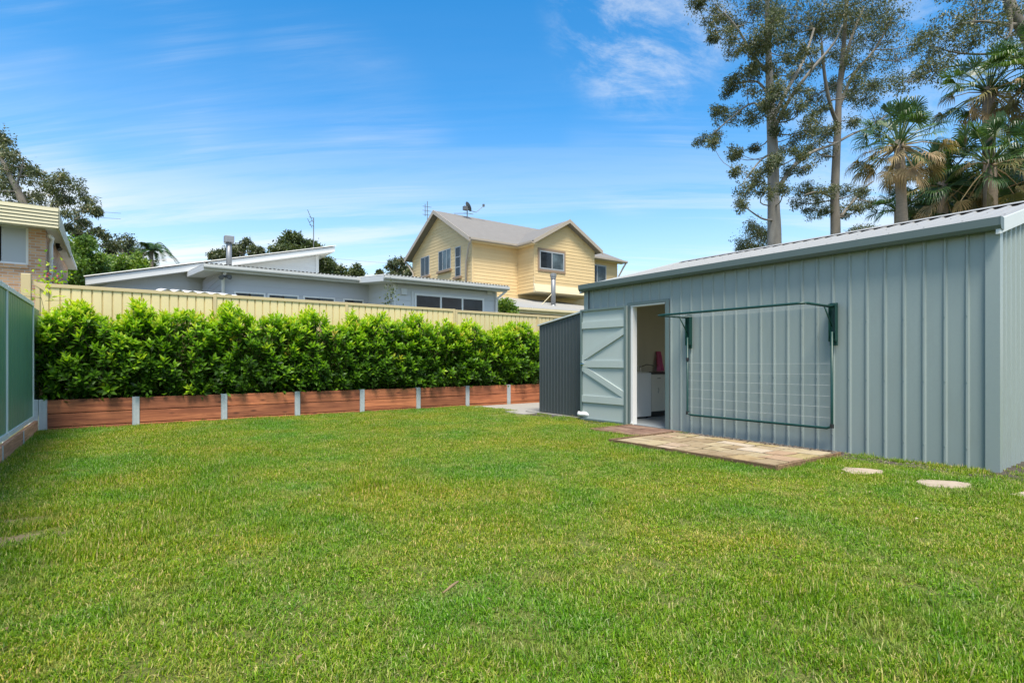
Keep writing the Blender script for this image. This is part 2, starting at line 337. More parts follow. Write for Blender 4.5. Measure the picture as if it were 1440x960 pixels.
hs = N(nt, 'ShaderNodeHueSaturation'); hs.inputs['Hue'].default_value = .494; hs.inputs['Saturation'].default_value = 1.40; hs.inputs['Value'].default_value = 0.92; nt.links.new(sky.outputs[0], hs.inputs['Color'])
CLOUD = (3.6, 3.7, 3.75)
mx = N(nt, 'ShaderNodeMix', data_type='RGBA'); nt.links.new(hs.outputs[0], mx.inputs[6]); mx.inputs[7].default_value = (*CLOUD, 1); nt.links.new(cf, mx.inputs[0])
# thin bright cloud spread round the sun (behind the viewer), which is what softens the light
sunvec = np.array([SUN_DIR[0]*math.cos(SUN_EL), SUN_DIR[1]*math.cos(SUN_EL), math.sin(SUN_EL)])
sv = math_('MULTIPLY', cone(0, 0, 12, 58, sunvec), math_('ADD', math_('MULTIPLY', c3, .3), .5))
mx2 = N(nt, 'ShaderNodeMix', data_type='RGBA'); nt.links.new(mx.outputs[2], mx2.inputs[6]); mx2.inputs[7].default_value = (6.0, 5.9, 5.7, 1); nt.links.new(sv, mx2.inputs[0])
nt.links.new(mx2.outputs[2], bg.inputs[0]); bg.inputs[1].default_value = .125
sl = bpy.data.lights.new('sun', 'SUN'); sl.energy = 2.7; sl.angle = R(18); sl.color = (1, .93, .82)
so = bpy.data.objects.new('sun', sl); COL.objects.link(so)
sd = Vector((SUN_DIR[0]*math.cos(SUN_EL), SUN_DIR[1]*math.cos(SUN_EL), math.sin(SUN_EL)))
so.rotation_euler = sd.to_track_quat('Z', 'Y').to_euler(); so.location = (0, 0, 30)
cam = bpy.data.cameras.new('camera'); co = bpy.data.objects.new('camera', cam); COL.objects.link(co); scene.camera = co
cam.sensor_width = 36; cam.lens = 36*F/1440; cam.shift_y = 26/1440; cam.clip_end = 2000; cam.clip_start = .05
co.location = EYE; co.rotation_euler = (R(90), 0, -math.atan2(FW[0], FW[1]))
vs = scene.view_settings; vs.view_transform = 'Standard'; vs.look = 'None'; vs.exposure = 1.17; vs.gamma = 1; vs.use_curve_mapping = False
scene.cycles.max_bounces = 8; scene.cycles.transparent_max_bounces = 4

# ------------------------------------------------------------------ ground and lawn
g = MB(); g.add([(-400,-400,-.03),(400,-400,-.03),(400,400,-.03),(-400,400,-.03)], [(0,1,2,3)]); tag(g.build('ground', M['ground']), kind='structure')
g = MB(); n = 40
XS, SY0, SY1 = 7.25, 1.60, 7.62             # shed front plane and its two ends
g.add([(-1.06,-6,0),(16,-6,0),(16,11.55,0),(-1.06,11.55,0)], [(0,1,2,3)]); tag(g.build('lawn', M['turf']), kind='structure')

def vnoise(x, y, s, seed):
    r = np.random.default_rng(seed); T = r.random((64, 64)); x = x*s; y = y*s
    xi = np.floor(x).astype(int); yi = np.floor(y).astype(int); fx = x-xi; fy = y-yi; fx = fx*fx*(3-2*fx); fy = fy*fy*(3-2*fy)
    t = lambda a, b: T[a % 64, b % 64]
    return (t(xi,yi)*(1-fx)+t(xi+1,yi)*fx)*(1-fy)+(t(xi,yi+1)*(1-fx)+t(xi+1,yi+1)*fx)*fy

clumps = bpy.data.collections.new('grass_clumps')
for k in range(6):
    nb = 88; rr = .08*np.sqrt(RNG.random(nb)); th = RNG.random(nb)*6.283; P = np.stack([rr*np.cos(th), rr*np.sin(th), np.zeros(nb)-.004], 1)
    az = RNG.random(nb)*6.283; L = RNG.uniform(.015, .042, nb); lean = RNG.uniform(.3, 1.4, nb); W = RNG.uniform(.0011, .0022, nb)
    d0 = np.stack([np.cos(az)*np.sin(lean*.5), np.sin(az)*np.sin(lean*.5), np.cos(lean*.5)], 1)
    d1 = np.stack([np.cos(az)*np.sin(lean*1.25), np.sin(az)*np.sin(lean*1.25), np.cos(lean*1.25)], 1)
    sd_ = np.stack([-np.sin(az), np.cos(az), np.zeros(nb)], 1)
    m1 = P+d0*(L*.55)[:, None]; m2 = m1+d1*(L*.5)[:, None]
    V = np.stack([P-sd_*W[:, None], P+sd_*W[:, None], m1+sd_*W[:, None]*.9, m1-sd_*W[:, None]*.9, m2], 1)
    tnt = np.clip(RNG.normal(.42, .22, nb), 0, .84); dry = RNG.random(nb) < .13; tnt[dry] = RNG.uniform(.88, 1, dry.sum())
    me = bpy.data.meshes.new('grass_clump'); vv = V.reshape(-1, 3); ff = []
    for i in range(nb): ff += [(5*i, 5*i+1, 5*i+2, 5*i+3), (5*i+3, 5*i+2, 5*i+4)]
    me.from_pydata(vv.tolist(), [], ff); a_ = me.attributes.new('tint', 'FLOAT', 'POINT'); a_.data.foreach_set('value', np.repeat(tnt, 5).astype(np.float32))
    me.materials.append(M['grass']); clumps.objects.link(bpy.data.objects.new('grass_clump', me))
STONES = [(*onZ(1212, 660, .03)[:2], .25), (*onZ(1328, 678, .03)[:2], .30), (*onZ(1466, 694, .03)[:2], .27)]
PATIO = (5.50, 6.84, 2.95, 5.28); STEP = (6.2, 7.2, 5.34, 6.42)
def lawn_mask(x, y):
    k = (x > -1.03) & (y < 11.47)
    k &= ~((x > 7.2) & (y > 1.5))
    k &= ~((x > PATIO[0]-.02) & (y > PATIO[2]-.02) & (y < PATIO[3]))
    k &= ~((x > STEP[0]-.02) & (y > STEP[2]) & (y < STEP[3]))
    return k
cnt = 62000; x = RNG.uniform(-1.05, 12, cnt); y = RNG.uniform(-1.5, 11.5, cnt); k = lawn_mask(x, y)
dep = x*FW[0]+y*FW[1]; lat = x*RT[0]+y*RT[1]; k &= (dep > .8) & (np.abs(lat) < dep*1.02+1.2)
bare = vnoise(x, y, 1.7, 3)*.6+vnoise(x, y, 5, 4)*.4
edge = np.clip((x-5.2)/2, 0, 1)*np.clip((y-1.0)/2, 0, 1)          # worn towards the shed
k &= ~((edge > .5) & (bare+edge*.35 > .92))
k &= RNG.random(cnt) < np.where(bare > .70, .5, 1)
k &= ~((x > 6.7) & (y < 3) & (RNG.random(cnt) < .55+.3*(bare > .5)))
k &= ~((x > 5.4) & (y > 6.6) & (RNG.random(cnt) < np.clip((x-5.4)/2, 0, .7)*(bare > .42)))
PATCH = ((onZ(8, 762, 0)[0], onZ(8, 762, 0)[1], .26), (onZ(5, 735, 0)[0], onZ(5, 735, 0)[1], .18))    # two bald patches by the side fence
for (bx, by, br) in PATCH:
    k &= ~(((x-bx)**2/(br*1.5)**2+(y-by)**2/(br*.7)**2 < 1) & (RNG.random(cnt) < .8))
x = x[k]; y = y[k]; n = len(x)
for (bx, by, a_) in STONES: k2 = ~(((x-bx)*RT[0]+(y-by)*RT[1])**2/(a_*.92)**2+((x-bx)*FW[0]+(y-by)*FW[1])**2/(a_*.66)**2 < 1); x = x[k2]; y = y[k2]
n = len(x)
hh = .5+.8*vnoise(x, y, 2.3, 5)*vnoise(x, y, .8, 6)*1.6+.3*RNG.random(n)+np.where(vnoise(x, y, 4.5, 8)*vnoise(x, y, 1.1, 9) > .52, .6, 0)
# longer tufts where the mower does not reach: along the walls, the plinth and the paving
ex = []
def fringe(x0, y0, x1, y1, dens=34, w=.035):
    k_ = int(math.hypot(x1-x0, y1-y0)*dens); t_ = RNG.random(k_); ex.append(np.stack([x0+(x1-x0)*t_+RNG.normal(0, w*.5, k_), y0+(y1-y0)*t_+RNG.normal(0, w*.5, k_)], 1))
fringe(-1.0, 11.45, 6.8, 11.45); fringe(-1.02, 1, -1.02, 11.4, 26); fringe(7.14, 1.65, 7.14, 2.9, 30); fringe(PATIO[0]-.03, PATIO[2], PATIO[0]-.03, PATIO[3], 45, .03); fringe(PATIO[0], PATIO[2]-.03, PATIO[1]-.1, PATIO[2]-.03, 36, .03); fringe(STEP[0]-.03, STEP[2], STEP[0]-.03, STEP[3], 40, .03); fringe(7.1, 6.6, 7.16, 8.9, 22)
for (bx, by, a_) in STONES:
    for t_ in np.linspace(0, 6.283, 26): q_ = np.array([bx, by])+RT[:2]*math.cos(t_)*a_*.97+FW[:2]*math.sin(t_)*a_*.70; ex.append(q_[None]+RNG.normal(0, .012, (1, 2)))
ex = np.concatenate(ex); x = np.concatenate([x, ex[:, 0]]); y = np.concatenate([y, ex[:, 1]]); hh = np.concatenate([hh, RNG.uniform(.9, 1.7, len(ex))]); n = len(x)
me = bpy.data.meshes.new('grass'); me.from_pydata(np.stack([x, y, np.full(n, .001)], 1).tolist(), [], [])
a_ = me.attributes.new('rot', 'FLOAT_VECTOR', 'POINT'); a_.data.foreach_set('vector', np.stack([RNG.normal(0, .12, n), RNG.normal(0, .12, n), RNG.random(n)*6.28], 1).astype(np.float32).ravel())
sc_ = RNG.uniform(.85, 1.25, n); a_ = me.attributes.new('scl', 'FLOAT_VECTOR', 'POINT'); a_.data.foreach_set('vector', np.stack([sc_, sc_, sc_*hh], 1).astype(np.float32).ravel())
a_ = me.attributes.new('idx', 'INT', 'POINT'); a_.data.foreach_set('value', RNG.integers(0, 6, n).astype(np.int32))
go = bpy.data.objects.new('grass', me); COL.objects.link(go); tag(go, 'short mown green grass with yellowing patches covering the back yard', 'grass', kind='stuff')
gt = bpy.data.node_groups.new('grass_scatter', 'GeometryNodeTree')
gt.interface.new_socket('Geometry', in_out='INPUT', socket_type='NodeSocketGeometry'); gt.interface.new_socket('Geometry', in_out='OUTPUT', socket_type='NodeSocketGeometry')
gi = gt.nodes.new('NodeGroupInput'); gout = gt.nodes.new('NodeGroupOutput'); ip = gt.nodes.new('GeometryNodeInstanceOnPoints'); ci = gt.nodes.new('GeometryNodeCollectionInfo')
ci.inputs['Collection'].default_value = clumps; ci.inputs['Separate Children'].default_value = True; ci.inputs['Reset Children'].default_value = True
def named(nm, ty):
    q = gt.nodes.new('GeometryNodeInputNamedAttribute'); q.data_type = ty; q.inputs['Name'].default_value = nm; return q.outputs['Attribute']
er = gt.nodes.new('FunctionNodeEulerToRotation'); gt.links.new(named('rot', 'FLOAT_VECTOR'), er.inputs[0])
ip.inputs['Pick Instance'].default_value = True
gt.links.new(gi.outputs[0], ip.inputs['Points']); gt.links.new(ci.outputs[0], ip.inputs['Instance']); gt.links.new(named('idx', 'INT'), ip.inputs['Instance Index'])
gt.links.new(er.outputs[0], ip.inputs['Rotation']); gt.links.new(named('scl', 'FLOAT_VECTOR'), ip.inputs['Scale']); gt.links.new(ip.outputs[0], gout.inputs[0])
go.modifiers.new('scatter', 'NODES').node_group = gt

# ------------------------------------------------------------------ leaf helpers
def leaves5(mb, P, D, Nn, L, W, tint, droop=.06, fold=.35):
    D = D/(np.linalg.norm(D, axis=1, keepdims=True)+1e-9); S = np.cross(D, Nn); S /= (np.linalg.norm(S, axis=1, keepdims=True)+1e-9); Nn = np.cross(S, D)
    L = L[:, None]; W = W[:, None]
    b = P; m = P+D*L*.5+Nn*L*droop; t = P+D*L-Nn*L*droop*2; l = P+D*L*.48-S*W+Nn*W*fold; r = P+D*L*.48+S*W+Nn*W*fold
    V = np.stack([b, m, t, l, r], 1); n = len(P); base = (np.arange(n)*5)[:, None, None]
    Fc = np.array([[0,4,1],[1,4,2],[0,1,3],[1,2,3]])[None]+base
    mb.addnp(V, Fc, np.repeat(tint, 5))
def leaves4(mb, P, D, Nn, L, W, tint):
    D = D/(np.linalg.norm(D, axis=1, keepdims=True)+1e-9); S = np.cross(D, Nn); S /= (np.linalg.norm(S, axis=1, keepdims=True)+1e-9)
    L = L[:, None]; W = W[:, None]
    V = np.stack([P, P+D*L*.45+S*W, P+D*L, P+D*L*.45-S*W], 1); n = len(P)
    mb.addnp(V, np.array([[0,1,2,3]])[None]+(np.arange(n)*4)[:, None, None], np.repeat(tint, 4))
def rv(n): v = RNG.normal(size=(n, 3)); return v/np.linalg.norm(v, axis=1, keepdims=True)

# clover and small broad-leaved weeds in loose colonies
m = MB(); cP = []
for k in range(46):
    c_ = np.array([RNG.uniform(-.6, 6.2), RNG.uniform(.6, 9.0)]); k_ = int(RNG.integers(8, 40)); cP.append(c_+RNG.normal(0, RNG.uniform(.05, .22), (k_, 2)))
cP = np.concatenate(cP); kk = lawn_mask(cP[:, 0], cP[:, 1]); cP = cP[kk]; n_ = len(cP); zc_ = RNG.uniform(.018, .034, n_)
for j_ in range(3):
    az_ = RNG.random(n_)*.5+j_*2.09; D_ = np.stack([np.cos(az_), np.sin(az_), np.full(n_, .15)], 1); Nn_ = np.tile([0, 0, 1.], (n_, 1))+RNG.normal(0, .2, (n_, 3))
    leaves5(m, np.concatenate([cP, zc_[:, None]], 1), D_, Nn_, RNG.uniform(.008, .015, n_), RNG.uniform(.004, .007, n_), RNG.uniform(.35, .72, n_), .05, .2)
tag(m.build('clover', M['leaf_hedge']), 'small clover and broad leaved weeds scattered through the lawn', 'clover', kind='stuff')

# ------------------------------------------------------------------ raised bed against the back fence
YP, YF = 11.50, 12.40
ZT = .50
xe = xY(770, YP)+.9
post_px = [191, 315, 418, 509, 588, 657, 715]
post_x = [-1.02]+[xY(p, YP) for p in post_px]+[xe]
bed = thing('retaining_wall', 'reddish treated pine sleeper retaining wall with galvanised posts below the hedge', 'retaining wall', (4, YP, 0))
for i in range(len(post_x)-1):
    for k, (z0, z1) in enumerate(((-.06, .053), (.065, .272), (.284, ZT))):
        j = random.uniform(-.006, .006)
        m = MB(); m.box(post_x[i]+.012, post_x[i+1]-.012, YP+j, YP+.05+j, z0, z1, random.random()); bevel(m.build('sleeper', M['sleeper'], bed), .005)
for i, px_ in enumerate(post_x[:-1]):
    m = MB(); e = .05
    m.box(px_-e, px_+e, YP-.012, YP-.006, -.05, ZT+.012); m.box(px_-.006, px_+.006, YP-.006, YP+.05, -.05, ZT+.012); m.box(px_-e, px_+e, YP+.056, YP+.062, -.05, ZT+.012)
    m.box(px_-e-.002, px_-e+.004, YP-.022, YP-.006, -.05, ZT+.01); m.box(px_+e-.004, px_+e+.002, YP-.022, YP-.006, -.05, ZT+.01)
    m.box(px_-.004, px_+.004, YP-.0165, YP-.012, -.05, ZT+.01)
    m.build('steel_post', M['galv'], bed)
m = MB(); m.box(-1.2, -1.075, YP-.05, YP-.044, -.05, ZT+.02)
for zq in (.12, .40): m.tube([(-1.13, YP-.05, zq), (-1.13, YP-.058, zq)], .012)
m.build('steel_post', M['galv'], bed)
m = MB(); m.box(-1.05, xe, YP+.065, YF-.03, -.02, ZT-.06); tag(m.build('garden_soil', M['soil']), kind='structure')

# side plinth
pl = thing('garden_edging', 'low reddish timber sleeper plinth with steel clips under the green fence', 'garden edging', (-1.09, 6, 0))
for i in range(9):
    y1 = 11.42-i*1.6; y0 = y1-1.59
    m = MB(); m.box(-1.125, -1.075, y0, y1, -.06, .185, random.random()); bevel(m.build('sleeper', M['sleeper_y'], pl), .006)
    m = MB(); m.box(-1.073, -1.066, y0-.03, y0+.02, -.05, .19); m.build('steel_clip', M['galv'], pl)

# ------------------------------------------------------------------ fences
FP = [(0, .026), (.120, .026), (.130, 0), (.138, 0)]
def fence_run(root, mat, postmat, O, U, Nn, posts, z0, z1, rail_mat, postw=.062, per=.148):
    U = nrm(U); Nn = nrm(Nn); O = np.asarray(O, float)
    for a, b in zip(posts[:-1], posts[1:]):
        m = MB(); off = O+U*(a+.02); off[2] = z0+.05
        m.corr(off-Nn*.015, U, (b-a)-.04, FP, per, Nn, V=(0, 0, z1-z0-.09), tint=random.random()); m.build('fence_sheet', mat, root)
        for zc, nm in ((z1-.03, 'top_rail'), (z0+.04, 'bottom_rail')):
            m = MB(); p = O+U*(a+.03); q = O+U*(b-.03); p[2] = q[2] = zc; m.beam(p, q, .062, .062); bevel(m.build(nm, rail_mat, root), .004)
    for a in posts:
        m = MB(); p = O+U*a; p[2] = z0-.1; q = p.copy(); q[2] = z1+.004; m.beam(p, q, postw, postw+.008, up=Nn); bevel(m.build('fence_post', postmat, root), .004)
fp_px = [302, 487, 638]
cx = [-1.17]+[xY(p, YF) for p in fp_px]
f1 = thing('steel_fence', 'cream ribbed steel fence behind the hedge with matching posts', 'fence', (3, YF, 0))
fence_run(f1, M['cream'], M['cream_post'], (0, YF, 0), (1, 0, 0), (0, -1, 0), cx, .3, 2.475, M['cream_post'])
f2 = thing('steel_fence', 'tan ribbed steel fence beside the yellow house, right of the cream fence', 'fence', (9, YF, 0))
fence_run(f2, M['tan'], M['cream_post'], (0, YF+.004, 0), (1, 0, 0), (0, -1, 0), [cx[-1]+.07, cx[-1]+2.8, cx[-1]+5.6, cx[-1]+8.4], .3, 2.46, M['cream_post'])
XG = -1.15
f3 = thing('steel_fence', 'glossy green ribbed steel fence with pale rails along the left side', 'fence', (XG, 6, 0))
ps = [11.45-2.45*i for i in range(7)][::-1]
fence_run(f3, M['green_fence'], M['fence_rail'], (XG, 0, 0), (0, 1, 0), (1, 0, 0), ps, .19, 2.06, M['fence_rail'], .045)
m = MB(); m.corr((XG-.02, 11.47, .2), (0, 1, 0), .88, FP, .148, (1, 0, 0), V=(0, 0, 1.8)); m.build('fence_sheet', M['green_fence'], f3)
pp = thing('timber_post', 'tan timber corner post where the green and cream fences meet', 'post', (-1.32, YF-.02, 0))
m = MB(); m.box(-1.38, -1.25, YF-.09, YF+.04, 0, 2.62); bevel(m.build('post_shaft', M['cream_post'], pp), .008)
m = MB(); m.beam((-1.24, YF-.02, 2.5), (-1.02, YF-.03, 2.34), .04, .06); m.build('brace', M['cream_post'], pp)

# ------------------------------------------------------------------ hedge shrubs
def shrub(cx_, cy, rx, ry, z0, z1, label, seed, ns=300, name='laurel_shrub', droop_left=False):
    r = np.random.default_rng(seed); t = thing(name, label, 'shrub', (cx_, cy, z0), 'laurel shrubs in the raised bed')
    mb = MB(); st = MB(); zc = (z0+z1)/2; rz = (z1-z0)/2
    for k in range(6):
        b = np.array([cx_+r.uniform(-.15, .15), cy+r.uniform(-.1, .1), z0-.05]); e = np.array([cx_+r.uniform(-.8, .8)*rx, cy+r.uniform(-.6, .6)*ry, z0+r.uniform(.6, .9)*(z1-z0)])
        mid = (b+e)/2+np.array([r.normal(0, .05), r.normal(0, .05), .05]); st.tube([b, mid, e], [.016, .011, .005], 5)
    def shoot(c, d, n, L, young):
        d = nrm(d); a = nrm(np.cross(d, [.3, .2, .9])); b = np.cross(d, a); Ls = r.uniform(.14, .26)
        st.tube([c-d*.16, c+d*Ls*.9], [.005, .0025], 4)
        i = np.arange(n); th = i*2.4+r.random()*6; s = (i+.6)/n
        sp_ = 1.15-.75*s+r.normal(0, .15, n)
        rad = a[None]*np.cos(th)[:, None]+b[None]*np.sin(th)[:, None]
        D = d[None]*np.cos(sp_)[:, None]+rad*np.sin(sp_)[:, None]; Nn = d[None]*np.sin(sp_)[:, None]-rad*np.cos(sp_)[:, None]
        P = c[None]+d[None]*(s*Ls)[:, None]
        LL = L*(.65+.5*np.sin(np.pi*np.clip(s*.9+.1, 0, 1)))*r.uniform(.85, 1.15, n)
        tt = np.clip(young*(.25+.85*s)+r.normal(0, .08, n), 0, .93)
        if r.random() < .015: tt = np.clip(tt+.45, 0, 1)
        leaves5(mb, P, D, Nn, LL, LL*r.uniform(.16, .21, n), tt, .05, .3)
    lobes = [(r.uniform(-.75, .75), r.uniform(-.3, .3), r.uniform(.9, 1.1)) for _ in range(5)]
    for k in range(ns):
        u = rv(1)[0]; u = r.normal(size=3); u /= np.linalg.norm(u); rad_ = r.uniform(.62, 1.0)**.6
        q = np.sign(u)*np.abs(u)**.62; q = q/np.max(np.abs(q))*.55+u*.5
        p = np.array([cx_+q[0]*rx*rad_, cy+q[1]*ry*rad_, zc+q[2]*rz*rad_])
        if q[2] > .3: p[2] += .20*(math.sin(p[0]*7.3+seed)+math.sin(p[0]*3.1+seed*2))*.5
        p[2] = max(p[2], z0+.06); 
        hrel = (p[2]-z0)/(z1-z0)
        d = np.array([q[0]*.35, q[1]*.7, .75+.6*hrel])+r.normal(0, .24, 3)
        if hrel < .35: d[2] *= .6
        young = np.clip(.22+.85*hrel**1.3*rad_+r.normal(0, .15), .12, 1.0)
        shoot(p, d, int(r.integers(8, 13)), r.uniform(.115, .158), young)
    for k in range(34):         # upright new shoots along the top
        p = np.array([cx_+r.uniform(-.95, .95)*rx, cy+r.uniform(-.8, .6)*ry, z1-r.uniform(.02, .22)+.10*math.sin(cx_*3+k)*0])
        p[2] += .10*(math.sin(p[0]*7.3+seed)+math.sin(p[0]*3.1+seed*2)); shoot(p, np.array([r.normal(0, .16), r.normal(-.05, .16), 1.0]), int(r.integers(9, 14)), r.uniform(.11, .15), r.uniform(.75, 1.05))
    # older dark leaves inside
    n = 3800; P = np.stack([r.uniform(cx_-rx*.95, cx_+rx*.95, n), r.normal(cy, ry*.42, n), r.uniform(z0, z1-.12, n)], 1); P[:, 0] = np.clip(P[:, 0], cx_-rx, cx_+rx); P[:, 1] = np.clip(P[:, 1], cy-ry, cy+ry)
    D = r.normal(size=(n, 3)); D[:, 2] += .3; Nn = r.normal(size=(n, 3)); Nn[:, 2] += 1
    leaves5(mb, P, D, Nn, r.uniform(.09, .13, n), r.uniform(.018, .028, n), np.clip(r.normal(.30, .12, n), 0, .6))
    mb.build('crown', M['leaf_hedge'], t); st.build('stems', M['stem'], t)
    return t
ords = ['first', 'second', 'third', 'fourth', 'fifth', 'sixth', 'seventh', 'eighth']
tops = [1.84, 1.88, 1.88, 1.84, 1.92, 1.86, 1.74, 1.84]

for i in range(8):
    xa = post_x[i]; xb = post_x[i+1] if i < 7 else post_x[7]+1.2
    c = (xa+xb)/2+(.08 if i == 0 else 0)
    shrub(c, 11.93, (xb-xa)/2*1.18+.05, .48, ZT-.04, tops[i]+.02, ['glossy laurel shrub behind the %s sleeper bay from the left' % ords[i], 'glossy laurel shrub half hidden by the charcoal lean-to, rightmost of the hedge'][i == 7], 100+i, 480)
# low side sprawl of the left-most shrub + stray yellow vine at the corner
vt = thing('climbing_vine', 'thin yellow green vine sprig climbing the fence corner', 'vine', (-1.1, 12.2, .5))
m = MB(); s = MB(); pth = [(-1.0, 12.2, .6), (-.95, 12.22, 1.3), (-1.05, 12.2, 1.9), (-1.1, 12.15, 2.2)]; s.tube(pth, [.006, .005, .004, .003], 5)
for (bx, bz, dx) in ((-1.1, 2.2, -.25), (-1.05, 2.16, .3), (-1.08, 2.3, .1), (-1.0, 2.0, .25)):
    n = 9; tt = np.linspace(0, 1, n); P = np.stack([bx+dx*tt, 12.15-.05*tt, bz+.08*np.sin(tt*3)], 1); D = np.stack([np.full(n, dx), RNG.normal(0, .2, n), RNG.normal(.05, .15, n)], 1)
    leaves5(m, P, D, np.tile([0, -.4, .9], (n, 1))+RNG.normal(0, .2, (n, 3)), np.full(n, .11), np.full(n, .02), np.full(n, .9))
    s.tube([(bx, 12.15, bz), (bx+dx, 12.1, bz+.02)], [.004, .002], 4)
m.build('leaves', M['leaf_hedge'], vt); s.build('stem', M['stem'], vt)
fl = thing('flowering_shrub', 'red flowering shrub between brick house and cream fence', 'shrub', (-1.6, 14.5, 0))
m = MB(); lf = MB(); s = MB()
fc = at(73, 392, 11.2); 
for k in range(9):
    c = fc+RNG.normal(0, 1, 3)*np.array([.10, .12, .20]); s.tube([(fc[0], fc[1], 0), (fc+np.array([0, 0, -.6])), c], [.02, .012, .005], 5)
    n = 7; leaves4(m, c+RNG.normal(0, .10, (n, 3)), rv(n), rv(n), np.full(n, .07), np.full(n, .025), RNG.random(n))
    leaves5(lf, c+RNG.normal(0, .16, (24, 3)), rv(24), rv(24), np.full(24, .09), np.full(24, .025), RNG.uniform(.5, .95, 24))
m.build('blossom', M['flower'], fl); lf.build('crown', M['leaf_hedge'], fl); s.build('stems', M['stem'], fl)

# ------------------------------------------------------------------ blue-grey shed
RIB = [(0, 0), (.146, 0), (.158, .020), (.176, .020), (.188, 0)]
XR = 10.25; XB = 13.25; EAVE = 2.50; SL = .262
def zroof(x): return EAVE+.045+SL*(min(x, 2*XR-x)-XS)
shed = thing('garden_shed', 'large slate blue ribbed steel shed with open door and clothesline', 'shed', (XS, SY0, 0))
DY0, DY1, DZ = 5.72, 6.50, 2.10
m = MB()
m.corr((XS, SY0+.07, 0), (0, 1, 0), DY0-SY0-.07, RIB, .19, (-1, 0, 0), V=(0, 0, EAVE))
m.corr((XS, DY0, DZ), (0, 1, 0), DY1-DY0, RIB, .19, (-1, 0, 0), V=(0, 0, EAVE-DZ))
m.corr((XS, DY1, 0), (0, 1, 0), SY1-DY1-.07, RIB, .19, (-1, 0, 0), V=(0, 0, EAVE))
for zq in (.22, .92, 1.62, 2.34):      # rows of wall screws
    for k in range(30):
        yq = SY0+.07+.19*k+.166
        if yq < DY0-.05: m.tube([(XS-.020, yq, zq), (XS-.026, yq, zq)], .007, 6)
m.build('front_wall', M['shed'], shed)
m = MB(); gx0, gx1, gz = 9.0, 12.2, 2.3      # unseen opening added in the gable end to let light into the shed
m.corr((XS+.07, SY0, 0), (1, 0, 0), gx0-XS-.07, RIB, .19, (0, -1, 0), bot=lambda t: 0, top=lambda t: zroof(XS+.07+t)-.06)
m.corr((gx0, SY0, 0), (1, 0, 0), gx1-gx0, RIB, .19, (0, -1, 0), bot=lambda t: gz, top=lambda t: zroof(gx0+t)-.06)
m.corr((gx1, SY0, 0), (1, 0, 0), XB-gx1, RIB, .19, (0, -1, 0), bot=lambda t: 0, top=lambda t: zroof(gx1+t)-.06)
m.build('gable_wall', M['shed'], shed)
m = MB(); m.corr((XS, SY1, 0), (1, 0, 0), XB-XS, RIB, .19, (0, 1, 0), bot=lambda t: 0, top=lambda t: zroof(XS+t)-.06); m.corr((XB, SY0, 0), (0, 1, 0), SY1-SY0, RIB, .19, (1, 0, 0), V=(0, 0, EAVE)); m.build('rear_wall', M['shed'], shed)
for (xx, yy) in ((XS, SY0), (XS, SY1)):
    s_ = -1 if yy == SY0 else 1
    m = MB(); m.box(xx-.032, xx+.07, yy+s_*.032, yy+s_*.029, 0, EAVE+.02); m.box(xx-.032, xx-.029, yy+s_*.029, yy-s_*.085, 0, EAVE-.02); m.build('corner_flashing', M['shed'], shed)
# roof
RP = [(0, 0), (.135, 0), (.152, .024), (.173, .024), (.19, 0)]
ov = .10; y0r, y1r = SY0-.05, SY1+.05
for s_, nm in ((1, 'roof_front'), (-1, 'roof_back')):
    xe_ = XS-ov if s_ == 1 else XB+ov
    run = XR-xe_; m = MB(); N_ = nrm([-SL*s_, 0, 1])
    V_ = np.array([run, 0, SL*abs(run)]); ze = EAVE+.045-SL*ov
    m.corr((xe_, y0r, ze), (0, 1, 0), y1r-y0r, RP, .19, N_, V=V_)
    if s_ == 1:
        for row in (.04, .30, .62, .93):
            q = 0
            while y0r+.163+q*.38 < y1r:
                c = np.array([xe_, y0r+.163+q*.38, ze])+V_*row+N_*.026; m.tube([c, c+N_*.006], .009, 6, tint=0); q += 1
    m.build('roof', M['roof_zinc'], shed)
m = MB(); zr = EAVE+.045+SL*(XR-XS)+.035
m.add([(XR-.16, y0r-.02, zr-.16*SL), (XR, y0r-.02, zr+.012), (XR+.16, y0r-.02, zr-.16*SL), (XR-.16, y1r+.02, zr-.16*SL), (XR, y1r+.02, zr+.012), (XR+.16, y1r+.02, zr-.16*SL)], [(0,1,4,3),(1,2,5,4)]); m.build('ridge_cap', M['roof_zinc'], shed)
for yy in (SY0-.055, SY1+.02):
    for sx, ex in ((XS-ov-.03, XR), (XB+ov+.03, XR)):
        m = MB(); za = EAVE+.045+SL*(min(sx, 2*XR-sx)-XS); zb = zr-.035
        m.prism([(sx, yy, za-.10), (ex, yy, zb-.10), (ex, yy, zb+.045), (sx, yy, za+.045)], (0, .035, 0)); m.build('barge_board', M['barge'], shed)
def gutter(mb, x0, x1, y, z, sgn=-1, axis='x', h=.115, d=.115):
    prof = [(0, 0), (d*.8, 0), (d, h*.3), (d, h), (d-.012, h), (d-.012, h*.55), (0, h*.55)]
    if axis == 'x': pts = [(x0, y+sgn*a, z+b) for a, b in prof]; mb.prism(pts, (x1-x0, 0, 0))
    else: pts = [(y+sgn*a, x0, z+b) for a, b in prof]; mb.prism(pts, (0, x1-x0, 0))
m = MB(); gutter(m, SY0-.06, SY1+.06, XS-.034, EAVE-.04, -1, 'y', .12, .12); m.build('gutter', M['shed_gutter'], shed)
for yy in (SY0-.064, SY1+.06): m = MB(); m.prism([(XS-.036, yy, EAVE-.042), (XS-.13, yy, EAVE-.042), (XS-.157, yy, EAVE), (XS-.157, yy, EAVE+.083), (XS-.036, yy, EAVE+.083)], (0, .004, 0)); m.build('gutter_stop', M['shed_gutter'], shed)
